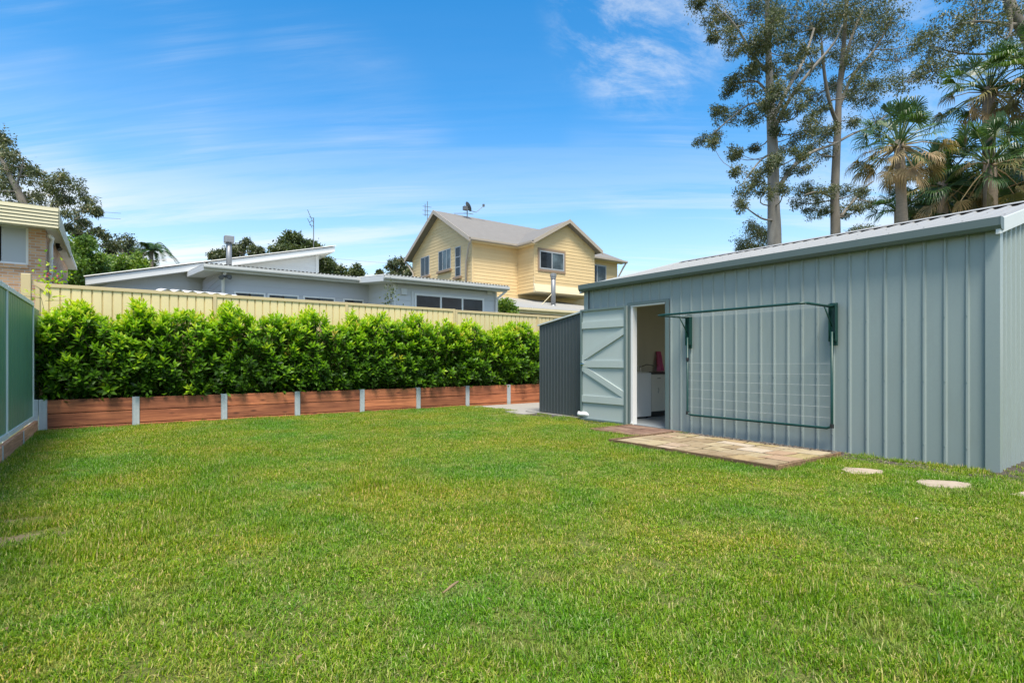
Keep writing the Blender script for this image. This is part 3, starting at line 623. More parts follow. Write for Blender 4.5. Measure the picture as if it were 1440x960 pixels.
# inside
m = MB(); m.box(XS+.02, XB-.02, SY0+.03, SY1-.03, -.04, .03); m.build('floor_slab', M['slab'], shed)
m = MB(); yi = SY1-.07
m.box(XS+.05, XB-.05, yi, yi+.02, .03, EAVE-.02); m.box(XB-.07, XB-.05, SY0+.05, yi, .03, EAVE-.02); m.box(XS+.05, XS+.06, SY0+.06, DY0-.03, .03, EAVE-.02); m.box(XS+.05, XS+.06, DY1+.03, yi, .03, EAVE-.02)
m.box(XS+.06, XB-.07, SY0+.05, yi, EAVE-.02, EAVE); m.box(XS+.05, XS+.06, DY0-.03, DY1+.03, DZ+.02, EAVE-.02)
m.build('lining', M['lining'], shed)
m = MB(); m.box(XS-.01, XS+.10, DY1-.05, DY1-.005, 0.0, DZ-.026); m.box(XS-.02, XS+.10, DY0+.026, DY1-.005, DZ-.025, DZ-.005); m.box(XS-.035, XS-.011, DY1-.06, DY1-.02, 0, .06)
m.build('door_jamb', M['white'], shed); m = MB(); m.box(XS-.03, XS+.09, DY0+.002, DY0+.02, 0, DZ-.03); m.build('door_stop', M['shed_trim'], shed)
m = MB(); m.box(XS-.034, XS-.028, DY0-.06, DY0+.001, 0, DZ+.05); m.box(XS-.034, XS-.028, DY1-.001, DY1+.06, 0, DZ+.05); m.box(XS-.034, XS-.028, DY0+.001, DY1-.001, DZ+.001, DZ+.05); m.build('door_flashing', M['shed_trim'], shed)
# door leaf, folded back flat against the wall
hx, hy = XS-.075, DY1+.03; ex, ey = XS-.13, SY1+.0
dv = nrm([ex-hx, ey-hy, 0]); dn = np.array([-dv[1], dv[0], 0]); dn = dn if dn[0] < 0 else -dn; DL = math.hypot(ex-hx, ey-hy)
def D3(s_, z_, o_=0): return np.array([hx, hy, 0])+dv*s_+dn*o_+np.array([0, 0, z_])
def dslab(mb, s0, s1, z0, z1, o0, o1): mb.prism([D3(s0, z0, o0), D3(s1, z0, o0), D3(s1, z1, o0), D3(s0, z1, o0)], dn*(o1-o0))
m = MB(); zb, zt = .02, 2.10
dslab(m, 0, DL, zb, zt, -.02, .0); dr = m.build('door', M['door'], shed)
m = MB(); dslab(m, -.0, .035, zb, zt, .0, .036); dslab(m, DL-.035, DL, zb, zt, .0, .036); dslab(m, .035, DL-.035, zt-.035, zt, .0, .036); dslab(m, .035, DL-.035, zb, zb+.035, 0, .036); m.build('frame', M['shed_trim'], dr)
for zc in (.42, 1.075, 1.80): m = MB(); dslab(m, .037, DL-.037, zc-.062, zc+.062, 0, .028); m.build('rail', M['door'], dr)
for (za, zb_) in ((1.66, 1.18), (.53, 1.0)):
    a = [D3(.04, za-.06, 0), D3(.04, za+.06, 0), D3(DL-.04, zb_+.06, 0), D3(DL-.04, zb_-.06, 0)]
    m = MB(); m.prism(a, dn*.026); m.build('brace', M['door'], dr)
m = MB(); c = D3(DL-.05, 1.075, .03); m.tube([c, c+dn*.02], .028, 12); m.tube([c+dn*.02, c+dn*.05], .012, 8); m.tube([c+dn*.05, c+dn*.05-dv*.10], .009, 8); m.build('handle', M['chrome'], dr)
# inside furniture
wm = thing('washing_machine', 'white washing machine just inside the open shed door', 'washing machine', (8.05, 7.25, .03))
wx0, wx1, wy0, wy1 = 7.74, 8.37, 6.98, 7.52
m = MB(); m.box(wx0, wx1, wy0, wy1, .06, .90); bevel(m.build('body', M['white'], wm), .012)
m = MB(); m.box(wx0, wx1, wy1-.10, wy1, .901, 1.0); bevel(m.build('control_panel', M['white'], wm), .01)
m = MB(); m.box(wx0+.03, wx1-.03, wy0+.03, wy1-.12, .902, .918); bevel(m.build('lid', M['cabinet'], wm), .006)
for fx in (wx0+.06, wx1-.06):
    m = MB(); m.tube([(fx, wy0+.06, .03), (fx, wy0+.06, .06)], .02, 8); m.build('foot', M['black'], wm)
kb = thing('sink_cabinet', 'cream kitchen cabinet with dark benchtop at the back of the shed', 'cabinet', (9.2, 7.25, .03))
m = MB(); m.box(8.39, 10.2, 7.03, 7.52, .14, .87); m.build('carcass', M['cabinet'], kb)
m = MB(); m.box(8.42, 10.18, 7.08, 7.5, .03, .14); m.build('kickboard', M['black'], kb)
m = MB(); m.box(8.38, 10.22, 6.99, 7.53, .872, .905); bevel(m.build('benchtop', M['black'], kb), .004)
for i in range(4):
    xa = 8.40+i*.45; m = MB(); m.box(xa+.004, xa+.444, 7.008, 7.027, .16, .70); d_ = m.build('cupboard_door', M['cabinet'], kb)
    m = MB(); m.tube([(xa+.20, 7.0, .60), (xa+.205, 6.99, .57), (xa+.20, 7.0, .50)], .007, 6); m.build('handle', M['chrome'], d_)
    m = MB(); m.box(xa+.004, xa+.444, 7.008, 7.027, .71, .86); d_ = m.build('drawer', M['cabinet'], kb)
    m = MB(); m.tube([(xa+.17, 7.0, .79), (xa+.27, 7.0, .79)], .007, 6); m.build('handle', M['chrome'], d_)
m = MB(); m.tube([(8.48, 7.42, .905), (8.48, 7.42, 1.04)], .012, 8); m.tube([(8.55, 7.42, .905), (8.55, 7.42, 1.05)], .012, 8); m.tube([(8.52, 7.42, 1.0), (8.6, 7.30, 1.06), (8.70, 7.2, 1.04), (8.71, 7.18, .99)], .010, 8); m.build('tap', M['chrome'], kb)
tw = MB(); nx = 14
xs_ = np.linspace(9.12, 9.34, nx); vs_ = []; fs_ = []
for j, zq in enumerate(np.linspace(.92, 1.33, 8)):
    for i, xq in enumerate(xs_): vs_.append((9.23+(xq-9.23)*(1.1-.5*j/7), 7.50-.03*math.sin(i*1.7+j*.4)-.04*(1-j/7), zq))
for j in range(7):
    for i in range(nx-1): a = j*nx+i; fs_.append((a, a+1, a+nx+1, a+nx))
tw.add(vs_, fs_); tag(tw.build('towel', M['pink'], None, True), 'pink cloth hanging above the dark benchtop inside shed', 'towel')

# ------------------------------------------------------------------ charcoal lean-to
XL = XS+.03
lt = thing('lean_to_shed', 'charcoal ribbed steel lean-to store against the far end of the blue shed', 'shed', (XL, 8.4, 0))
LY0, LY1 = SY1+.05, yX(758.5, XL); la, lb = 2.08, 1.875
LP = [(0, 0), (.07, 0), (.076, .010), (.089, .010), (.095, 0)]
m = MB(); m.corr((XL, LY0, 0), (0, 1, 0), LY1-LY0, LP, .095, (-1, 0, 0), bot=lambda t: .05, top=lambda t: la+(lb-la)*t/(LY1-LY0)); m.build('front_wall', M['charcoal'], lt)
m = MB(); m.corr((XL, LY1, 0), (1, 0, 0), 3.0, LP, .095, (0, 1, 0), bot=lambda t: .05, top=lambda t: lb); m.build('end_wall', M['charcoal'], lt)
m = MB(); m.corr((XL-.03, LY0, la+.03), (1, 0, 0), 3.1, LP, .095, (0, (la-lb), LY1-LY0), V=(0, LY1-LY0+.05, (lb-la)*1.03)); m.build('roof', M['roof_zinc'], lt)
m = MB(); m.prism([(XL-.036, LY0, la+.005), (XL-.036, LY1+.03, lb+.0), (XL-.036, LY1+.03, lb+.03), (XL-.036, LY0, la+.035)], (.05, 0, 0)); m.build('edge_capping', M['barge'], lt)
m = MB(); m.box(XL+.02, XL+3, LY0, LY1, -.05, .05); m.box(XL-.07, XL+.02, LY0-.1, LY1+.4, -.05, .035); m.build('footing', M['concrete'], lt)
m = MB(); m.box(XL-.4, XL+2.5, LY1+.05, YP-.1, -.03, .012); tag(m.build('concrete_path', M['concrete']), kind='structure')
pc = onX(823, 582, XS-.12); pv = MB(); pv.tube([pc+np.array([.1, -.2, -.02]), pc, pc+np.array([-.04, .10, 0]), pc+np.array([-.05, .13, -.0])], [.045, .045, .045, .05], 12)
tag(pv.build('drain_pipe', M['white'], None, True), 'short white plastic drain pipe poking out beneath the open door edge', 'pipe')

# ------------------------------------------------------------------ clothesline on the shed wall
cl_y0, cl_y1, cz = yX(1172, XS-.05), yX(969, XS-.05), 1.81
ct = thing('clothesline', 'dark green fold-down wall clothesline, upper frame raised and lower frame hanging', 'clothesline', (XS, (cl_y0+cl_y1)/2, 0))
wx = XS-.045
for yy in (cl_y0, cl_y1):
    m = MB(); m.box(wx-.004, wx+.016, yy-.045, yy+.045, 1.33, 1.86); m.box(wx-.05, wx-.004, yy-.042, yy-.036, 1.38, 1.85); m.box(wx-.05, wx-.004, yy+.036, yy+.042, 1.38, 1.85)
    for zq in (1.40, 1.83): m.tube([(wx-.03, yy-.05, zq), (wx-.03, yy+.05, zq)], .009, 8)
    bevel(m.build('wall_bracket', M['green_tube'], ct), .003)
r_ = .016; fxU = XS-.76
m = MB(); fy0, fy1 = cl_y0-.0, cl_y1+.02
m.tube([(wx-.03, fy0, cz), (fxU+.08, fy0+.01, cz+.008), (fxU+.02, fy0+.02, cz+.008), (fxU, fy0+.09, cz+.008), (fxU-.015, fy1-.08, cz), (fxU-.005, fy1-.01, cz), (fxU+.06, fy1, cz), (wx-.03, fy1-.02, cz)], r_, 10); m.build('upper_frame', M['green_tube'], ct, True)
for yy in (fy0, fy1-.02): m = MB(); m.tube([(wx-.24, yy, cz-.01), (wx-.05, yy, cz-.24)], .009, 8); m.build('stay', M['green_tube'], ct, True)
lx = wx-.045
m = MB(); zl = .30; m.tube([(lx, cl_y0, 1.50), (lx, cl_y0, zl+.06), (lx, cl_y0+.015, zl+.018), (lx, cl_y0+.06, zl), (lx, cl_y1-.06, zl), (lx, cl_y1-.015, zl+.018), (lx, cl_y1, zl+.06), (lx, cl_y1, 1.50)], r_, 10); m.build('lower_frame', M['green_tube'], ct, True)
for (yy, zq) in ((cl_y0, zl+.03), (cl_y1, zl+.03), (cl_y1, 1.16)): m = MB(); m.tube([(lx, yy, zq-.025), (lx, yy, zq+.025)], .024, 10); m.build('joint_clip', M['black'], ct)
for k in range(6):
    zq = .43+k*.135; m = MB(); m.tube([(lx, cl_y0, zq), (lx, (cl_y0+cl_y1)/2, zq-.008), (lx, cl_y1, zq)], .0018, 5); m.build('line', M['cord'], ct)
for k in range(6):
    xq = wx-.12-k*.115; m = MB(); m.tube([(xq, cl_y0, cz), (xq, (cl_y0+cl_y1)/2, cz-.012), (xq, cl_y1, cz)], .0016, 5); m.build('line', M['cord'], ct)

# ------------------------------------------------------------------ flagstone landing, small red landing, stepping stones
def irregular_stones(x0, x1, y0, y1, seed, gap=.030):
    # a rectangle split again and again into roughly squared slabs, lines a little askew
    r = np.random.default_rng(seed); cells = []
    def split(q):
        q = [np.array(p, float) for p in q]; a = np.linalg.norm(q[1]-q[0]); b = np.linalg.norm(q[2]-q[1])
        if a*b < r.uniform(.07, .19) and max(a, b) < .62:
            c = sum(q)/4; cells.append([p+nrm(c-p)*gap*.7 for p in q]); return
        t0 = r.uniform(.36, .64); t1 = t0+r.uniform(-.09, .09)
        if a > b*r.uniform(.75, 1.2): m0 = q[0]+(q[1]-q[0])*t0; m1 = q[3]+(q[2]-q[3])*t1; split([q[0], m0, m1, q[3]]); split([m0, q[1], q[2], m1])
        else: m0 = q[1]+(q[2]-q[1])*t0; m1 = q[0]+(q[3]-q[0])*t1; split([q[0], q[1], m0, m1]); split([m1, m0, q[2], q[3]])
    split([(x0, y0), (x1, y0), (x1, y1), (x0, y1)])
    return cells
def roughen(poly, seed, amp=.008, step=.06):
    r = np.random.default_rng(seed); out = []
    for a, b in zip(poly, poly[1:]+poly[:1]):
        n = max(1, int(np.linalg.norm(b-a)/step))
        for k in range(n): out.append(a+(b-a)*k/n+r.normal(0, amp, 2)*(0.6 if k else .3))
    return out
px0, px1, py0, py1 = PATIO; PZ = .055
pt = thing('stone_landing', 'sandstone crazy paving landing with timber edging below the clothesline', 'paving', ((px0+px1)/2, (py0+py1)/2, 0))
m = MB(); m.box(px0, px1, py0, py1, -.04, PZ-.014); m.build('mortar_bed', M['joint'], pt)
for i, c in enumerate(irregular_stones(px0+.035, px1, py0+.035, py1-.03, 5)):
    c = roughen(c, 900+i, .011, .07); z1 = PZ+random.uniform(-.004, .004); m = MB(); m.prism([(q[0], q[1], PZ-.025) for q in c], (0, 0, z1-PZ+.025), random.random()); bevel(m.build('flagstone', M['stone'], pt), .004)
for (a, b) in (((px0-.012, py0-.02), (px0-.012, py1)), ((px0-.03, py0-.012), (px1+.06, py0-.012)), ((px0-.03, py1+.012), (px1, py1+.012))):
    m = MB(); m.beam((*a, PZ-.045), (*b, PZ-.045), .026, .10, tint=random.random()); m.build('timber_edging', M['edging'], pt)
sx0, sx1, sy0, sy1 = STEP; SZ = .03
rl = thing('paved_step', 'small reddish brown paved landing in front of the open shed door', 'paving', ((sx0+sx1)/2, (sy0+sy1)/2, 0))
m = MB(); m.box(sx0, sx1, sy0, sy1, -.04, SZ-.012); m.build('mortar_bed', M['mulch'], rl)
rowx = np.linspace(sx0+.02, sx1-.01, 7)
for i in range(6):
    yy = sy0+.02-(.11 if i % 2 else 0)
    while yy < sy1-.05:
        a0, a1 = max(yy, sy0+.02), min(yy+.30, sy1-.02)
        if a1-a0 > .06: m = MB(); m.box(rowx[i]+.004, rowx[i+1]-.004, a0+.004, a1-.004, SZ-.02, SZ+random.uniform(-.003, .004), random.random()); bevel(m.build('paver', M['redstone'], rl), .004)
        yy += .30
m = MB(); m.beam((sx0-.012, sy0, SZ-.03), (sx0-.012, sy1, SZ-.03), .025, .08); m.beam((sx0-.02, sy1+.012, SZ-.03), (sx1, sy1+.012, SZ-.03), .025, .08); m.build('timber_edging', M['edging'], rl)
def stepping(px, py, wx_, wy_, label, seed):
    c = onZ(px, py, .03); r = np.random.default_rng(seed); n = 7; pts = []
    for k in range(n):
        th = 2*math.pi*(k+r.uniform(-.25, .25))/n; q = r.uniform(.82, 1.15); u = math.cos(th)*wx_*q; v_ = math.sin(th)*wy_*q
        pts.append(c[:2]+RT[:2]*u+FW[:2]*v_)
    pts = roughen(pts, seed+1, .006, .05)
    m = MB(); m.prism([(q[0], q[1], -.02) for q in pts], (0, 0, .042), r.uniform(.75, 1)); o = m.build('stepping_stone', M['stone_pale']); bevel(o, .006)
    return tag(o, label, 'stepping stone', 'stepping stones beside the shed')
stepping(1212, 660, .225, .16, 'flat sandstone stepping stone nearest the paved landing', 21)
stepping(1328, 678, .27, .17, 'flat sandstone stepping stone near the shed corner, second from the landing', 23)
stepping(1466, 694, .24, .16, 'flat sandstone stepping stone cut by the right photo edge', 25)

for i, (bx, by, br) in enumerate(PATCH):
    r = np.random.default_rng(70+i); q = [(bx+math.cos(t_)*br*1.3*r.uniform(.7, 1.15), by+math.sin(t_)*br*.6*r.uniform(.7, 1.15), .004) for t_ in np.linspace(0, 6.283, 19)[:-1]]
    m = MB(); m.add(q, [tuple(range(18))]); tag(m.build('bare_patch', M['straw']), kind='structure')
# dirt and gravel strip along the shed wall
m = MB(); m.add([(6.86, 1.2, .004), (XS, 1.2, .004), (XS, 5.34, .004), (6.86, 5.34, .004)], [(0,1,2,3)]); m.add([(XL-.55, SY1-.62, .004), (XL-.07, SY1-.62, .004), (XL-.07, LY1, .004), (XL-.35, LY1, .004)], [(0,1,2,3)])
m.add([(7.0, 1.25, .008), (9, 1.35, .008), (9, SY0, .008), (7.0, SY0, .008)], [(0,1,2,3)])
tag(m.build('dirt_strip', M['mulch']), kind='structure')
m = MB(); ico = np.array([(0,0,1),(.89,0,.45),(.28,.85,.45),(-.72,.53,.45),(-.72,-.53,.45),(.28,-.85,.45),(.72,.53,-.45),(-.28,.85,-.45),(-.89,0,-.45),(-.28,-.85,-.45),(.72,-.53,-.45),(0,0,-1)])
icof = [(0,1,2),(0,2,3),(0,3,4),(0,4,5),(0,5,1),(1,6,2),(2,7,3),(3,8,4),(4,9,5),(5,10,1),(2,6,7),(3,7,8),(4,8,9),(5,9,10),(1,10,6),(6,11,7),(7,11,8),(8,11,9),(9,11,10),(10,11,6)]
for k in range(1700):
    s_ = RNG.uniform(.006, .02); c = np.array([RNG.uniform(6.9, XS-.03), RNG.uniform(2.95, 5.5), .006+s_*.3])
    if RNG.random() < .12: c = np.array([RNG.uniform(6.8, XS-.03), RNG.uniform(1.6, 3.0), .006])
    m.add(c+ico*RNG.uniform(.7, 1.2, (12, 1))*s_*np.array([1, 1, .7]), icof, RNG.random())
tag(m.build('gravel', M['pebble']), 'brown gravel strip between the stone landing and shed wall', 'gravel', kind='stuff')
# dry leaves and a twig on the lawn
m = MB(); n = 70; lx_ = RNG.uniform(-.8, 6.8, n); ly_ = RNG.uniform(.3, 9.5, n); kk = lawn_mask(lx_, ly_); lx_ = lx_[kk]; ly_ = ly_[kk]; n = len(lx_)
D = rv(n); D[:, 2] = .15; Nn = rv(n)*.4; Nn[:, 2] = 1
leaves5(m, np.stack([lx_, ly_, RNG.uniform(.03, .045, n)], 1), D, Nn, RNG.uniform(.02, .05, n), RNG.uniform(.004, .009, n), RNG.random(n), .1, .5)
tag(m.build('leaf_litter', M['dry']), 'scattered dry straw coloured leaves lying on the lawn', 'leaf litter', kind='stuff')
a = onZ(623, 833, .05); b = onZ(645, 817, .05); m = MB(); m.tube([a, a*.6+b*.4+np.array([0, 0, .012])+.012*RT, a*.25+b*.75+np.array([0, 0, .012])+.014*RT, b], [.004, .007, .006, .003], 6)
tag(m.build('curled_bark', M['dry'], None, True), 'curled pale bark strip lying on the middle of the lawn', 'bark strip')

# ------------------------------------------------------------------ windows
def window(parent, O, U, Nn, s0, s1, z0, z1, splits, fmat, gmats, fw=.06, proud=.05, sill=None, hsplits=()):
    U = nrm(U); Nn = nrm(Nn); O = np.asarray(O, float); m = MB()
    def bx(mb, a0, a1, b0, b1, o0, o1):
        mb.prism([(*(O+U*a0+Nn*o0)[:2], b0), (*(O+U*a1+Nn*o0)[:2], b0), (*(O+U*a1+Nn*o0)[:2], b1), (*(O+U*a0+Nn*o0)[:2], b1)], Nn*(o1-o0))
    bx(m, s0, s0+fw, z0, z1, 0, proud); bx(m, s1-fw, s1, z0, z1, 0, proud); bx(m, s0+fw, s1-fw, z1-fw, z1, 0, proud); bx(m, s0+fw, s1-fw, z0, z0+fw, 0, proud)
    ed = [s0+fw]+[s0+(s1-s0)*q for q in splits]+[s1-fw]
    for q in ed[1:-1]: bx(m, q-fw*.45, q+fw*.45, z0+fw, z1-fw, 0, proud-.004)
    for q in hsplits: zq = z0+(z1-z0)*q; bx(m, s0+fw, s1-fw, zq-fw*.45, zq+fw*.45, 0, proud-.007)
    wo = m.build('window', fmat, parent)
    for i, (a, b) in enumerate(zip(ed[:-1], ed[1:])):
        m = MB(); bx(m, a, b, z0+fw, z1-fw, .032, .036); m.build('pane', gmats[i % len(gmats)], wo)
    if sill: m = MB(); bx(m, s0-.08, s1+.08, z0-.13, z0-.003, 0, proud+.10); m.build('sill', sill, wo)
    return wo

# ------------------------------------------------------------------ pale grey skillion house
gh = thing('grey_house', 'pale grey weatherboard house with low skillion roofs, flue and aerial', 'house', (5, 18, 0))
YR = 16.0; YL = 18.15
xr0, xr1 = xY(554, YR), xY(697, YR)
ge = 3.55
m = MB(); rect = lambda a, b: (lambda z: (a, b))
m.boards((0, YR, 0), (1, 0, 0), (0, -1, 0), 0, ge, .19, rect(xr0, xr1)); m.boards((xr0, 0, 0), (0, 1, 0), (-1, 0, 0), 0, ge+.2, .19, rect(YR, YL)); m.boards((xr1, 0, 0), (0, 1, 0), (1, 0, 0), 0, ge, .19, rect(YR, 24)); m.build('wall', M['grey_board2'], gh)
m = MB(); m.box(xr0-.03, xr0+.06, YR-.03, YR-.02, 0, ge); m.box(xr1-.06, xr1+.03, YR-.03, YR-.02, 0, ge); m.build('corner_trim', M['fascia'], gh)
xl0 = xY(312, YL)
m = MB(); m.boards((0, YL, 0), (1, 0, 0), (0, -1, 0), 0, ge+.2, .19, rect(xl0, xr0)); m.boards((xl0, 0, 0), (0, 1, 0), (-1, 0, 0), 0, ge+.5, .19, rect(YL, 22.9)); m.build('wall', M['grey_board'], gh)
CP = [(0, .0), (.03, .024), (.06, .034), (.09, .024), (.12, 0)]
def skillion(x0, x1, yf, zf, yb, sl, name='roof'):
    m = MB(); V_ = np.array([0, yb-yf, (yb-yf)*sl]); m.corr((x0, yf-.09, zf+.112), (1, 0, 0), x1-x0, CP, .12, nrm([0, -sl, 1]), V=V_); m.build(name, M['corr_roof'], gh)
    m = MB(); t = .16                                                                                    # eave box: soffit, side and end fascias
    m.prism([(x0, yf+.02, zf-.06), (x0, yb, zf-.06+(yb-yf)*sl), (x0, yb, zf+.11+(yb-yf)*sl), (x0, yf+.02, zf+.11)], (x1-x0, 0, 0)); m.build('fascia', M['fascia'], gh)
    m = MB(); gutter(m, x0-.02, x1+.02, yf+.018, zf-.01, -1, 'x', .12, .12); m.build('gutter', M['gutter_grey'], gh)
gR0, gR1 = xY(540, 15.55), xY(714, 15.55); gL0 = xY(287, 17.7)
skillion(gR0, gR1, 15.55, 3.60, 23.5, .085)
skillion(gL0, gR0-.01, 17.7, 3.78, 24.3, .085)
# tall skillion at the back, rising to the right
YU = 22.5; ua = onY(120, 390, YU); ub = onY(471, 347, YU); usl = (ub[2]-ua[2])/(ub[0]-ua[0])
m = MB(); m.prism([(ua[0], YU, ua[2]), (ub[0], YU, ub[2]), (ub[0], YU, ub[2]-.20), (ua[0], YU, ua[2]-.24)], (0, 7, 0)); m.build('fascia', M['fascia'], gh)
m = MB(); nv = nrm([-usl, 0, 1]); m.corr((ua[0]-.04, YU-.05, ua[2]+.02), (0, 1, 0), 7.1, CP, .12, nv, V=(ub[0]-ua[0]+.08, 0, (ub[0]-ua[0]+.08)*usl)); m.build('roof', M['corr_roof'], gh)
uw1 = xY(447, 23.0); uw0 = xY(140, 23.0)
m = MB(); m.boards((0, 23.0, 0), (1, 0, 0), (0, -1, 0), 0, ub[2]-.3, .19, lambda z: (max(uw0, ua[0]+(z-ua[2]+.22)/usl), uw1)); m.build('wall', M['grey_board2'], gh)
m = MB(); m.box(uw1-.1, uw1+.03, 22.97, 22.975, 3, ub[2]-.36); m.boards((uw1, 0, 0), (0, 1, 0), (1, 0, 0), 0, ub[2]-.36, .19, rect(23, 29)); m.build('wall', M['fascia'], gh)
# windows
window(gh, (0, YR, 0), (1, 0, 0), (0, -1, 0), xY(582, YR), xY(680, YR), 1.9, 3.30, (.36, .67), M['white'], [M['glass']], .07, .05)
m = MB(); m.box(xY(578, YR), xY(581.5, YR), YR-.04, YR-.02, 1.8, 3.34); m.build('corner_trim', M['fascia'], gh)
for (a, b) in ((329, 373), (376, 420), (426, 471), (482, 511)):
    window(gh, (0, YL, 0), (1, 0, 0), (0, -1, 0), xY(a, YL), xY(b, YL), 1.9, 3.22, (.5,), M['white'], [M['glass'], M['glass_teal']], .05, .04)
# downpipes, floodlight, flue, aerial
m = MB(); xd = xl0+.02; m.tube([(xd, YL-.10, 0), (xd, YL-.10, 3.55), (xd+.05, YL-.35, 3.8)], .05, 8); m.build('downpipe', M['white'], gh, True)
xd = xr1-.02; m = MB(); m.tube([(xd, YR-.10, 0), (xd, YR-.10, 3.3), (xd+.2, YR-.42, 3.58)], .045, 8); m.build('downpipe', M['white'], gh, True)
m = MB(); c = onY(316, 389, YL-.25); m.tube([c+np.array([-.05, 0, .02]), c+np.array([-.11, -.12, -.05])], [.04, .075], 10); m.tube([c+np.array([.05, 0, .02]), c+np.array([.12, -.12, -.02])], [.04, .075], 10); m.box(c[0]-.05, c[0]+.05, c[1], c[1]+.14, c[2]-.02, c[2]+.06); m.build('floodlight', M['dish'], gh)
for px_ in (568, 688):
    m = MB(); c = onY(px_, 411, YR-.03); m.box(c[0]-.1, c[0]+.1, YR-.07, YR-.018, c[2]-.08, c[2]+.12); bevel(m.build('wall_light', M['fascia'], gh), .01)
fb = onY(322, 372, 20.0); ft = onY(322, 334, 20.0)
m = MB(); m.tube([(fb[0], 20, fb[2]-.3), (fb[0], 20, ft[2]-.1)], .085, 14); fo = m.build('flue', M['flue'], gh, True)
m = MB(); m.box(fb[0]-.14, fb[0]+.14, 19.86, 20.14, ft[2]-.17, ft[2]+.04); bevel(m.build('flue_cowl', M['flue'], fo), .01)
ab = onY(441, 356, 23.2); atp = onY(440, 306, 23.2)
m = MB(); m.tube([(ab[0], 23.2, ab[2]-.5), (ab[0], 23.2, atp[2])], .018, 6)
for zq, w_, dz in ((atp[2]-.03, .30, .3), (atp[2]-.18, .22, -.1), (atp[2]-.35, .3, .25)):
    m.tube([(ab[0]-w_, 23.0, zq+dz*.9), (ab[0]-w_*.3, 23.1, zq-dz*.4)], .012, 5); m.tube([(ab[0]-w_*.7, 23.05, zq), (ab[0], 23.2, zq)], .01, 5)
m.build('aerial', M['dish'], gh)
aw = thing('patio_awning', 'white scalloped corrugated awning edge peeping over the cream fence', 'awning', (.5, 14.2, 0))
m = MB(); ya = 14.0; x0, x1 = xY(226, ya), xY(335, ya); z0 = onY(226, 409, ya)[2]; z1 = onY(335, 417, ya)[2]
m.corr((x0, ya, z0), (x1-x0, 0, z1-z0), x1-x0, [(0, 0), (.06, .035), (.12, .05), (.18, .035), (.24, 0)], .24, (0, 0, 1), V=(0, 2.2, .25)); m.build('roof_sheet', M['white'], aw)
m = MB(); m.beam((x0, ya+.1, z0-.07), (x1, ya+.1, z1-.07), .05, .08)
for q in (x0+.2, x1-.2):
    m.box(q-.04, q+.04, ya+.06, ya+.14, 0, z1-.1); m.box(q-.04, q+.04, ya+2.06, ya+2.14, 0, z1+.1)
m.build('frame', M['white'], aw)
# slim sapling in front of the grey house
sp_ = thing('sapling', 'slim reddish sapling against the grey house corner', 'sapling', (xY(548, 14.8), 14.8, 0))
m = MB(); s = MB(); c = onY(549, 415, 14.8)
s.tube([(c[0], 14.8, 0), (c[0]+.02, 14.8, c[2]-.2), (c[0], 14.8, c[2]+.1)], [.015, .01, .004], 5); n = 90
P = c+RNG.normal(0, 1, (n, 3))*np.array([.12, .12, .18]); leaves5(m, P, rv(n), rv(n), np.full(n, .08), np.full(n, .025), RNG.uniform(.2, 1, n)); m.build('crown', M['leaf_olive'], sp_); s.build('trunk', M['stem'], sp_)

# ------------------------------------------------------------------ yellow two-storey house
yh = thing('yellow_house', 'yellow weatherboard two storey house with taupe gabled roof', 'house', (20, 25, 0))
Y1 = 24.0; XA = xY(664, Y1); YB = 31.1; YM = (Y1+YB)/2; EZ = 7.40; PZ_ = 9.62; rs = (PZ_-EZ)/(YM-Y1+.35)
XBL = xY(728, Y1); YBX = 22.55; XBR = xY(836, YBX); XE = xY(868, Y1)
gz0 = EZ-.10+rs*.35
m = MB()
m.boards((XA, 0, 0), (0, 1, 0), (-1, 0, 0), 0, gz0+rs*(YM-Y1)-.05, .18, lambda z: (Y1, YB) if z < gz0 else (Y1+(z-gz0)/rs, YB-(z-gz0)/rs))
m.boards((0, Y1, 0), (1, 0, 0), (0, -1, 0), 0, EZ, .18, rect(XA, XBL)); m.boards((0, Y1, 0), (1, 0, 0), (0, -1, 0), 0, EZ, .18, rect(XBR, XE)); m.boards((XE, 0, 0), (0, 1, 0), (1, 0, 0), 0, EZ, .18, rect(Y1, YB)); m.boards((0, Y1, 0), (1, 0, 0), (0, -1, 0), 0, 4.8, .18, rect(XBL, XBR))
m.build('wall', M['yellow'], yh)
BZ = 4.75; PB = 8.80; XM = (XBL+XBR)/2; bs = (PB-EZ+.0)/((XBR-XBL)/2+.3); bz0 = EZ-.08+bs*.3
m = MB(); m.boards((0, YBX, 0), (1, 0, 0), (0, -1, 0), BZ+.42, bz0+bs*(XM-XBL)-.05, .18, lambda z: (XBL, XBR) if z < bz0 else (XBL+(z-bz0)/bs, XBR-(z-bz0)/bs))
m.boards((XBL, 0, 0), (0, 1, 0), (-1, 0, 0), BZ, EZ, .18, rect(YBX, Y1)); m.boards((XBR, 0, 0), (0, 1, 0), (1, 0, 0), BZ, EZ, .18, rect(YBX, Y1)); m.build('bay_wall', M['yellow'], yh)
m = MB(); m.box(XBL, XBR, YBX, Y1, BZ-.02, BZ); m.prism([(XBL-.02, YBX-.03, BZ), (XBL-.02, YBX-.16, BZ+.02), (XBL-.02, YBX-.03, BZ+.44)], (XBR-XBL+.04, 0, 0)); m.build('bay_skirt', M['yellow_trim'], yh)
m = MB(); m.box(XA-.03, XA+.08, Y1-.03, Y1-.02, 0, EZ); m.box(XA-.03, XA-.02, Y1-.02, Y1+.08, 0, EZ); m.box(XBL-.02, XBL+.07, YBX-.03, YBX-.021, BZ+.45, EZ); m.build('corner_trim', M['yellow'], yh)
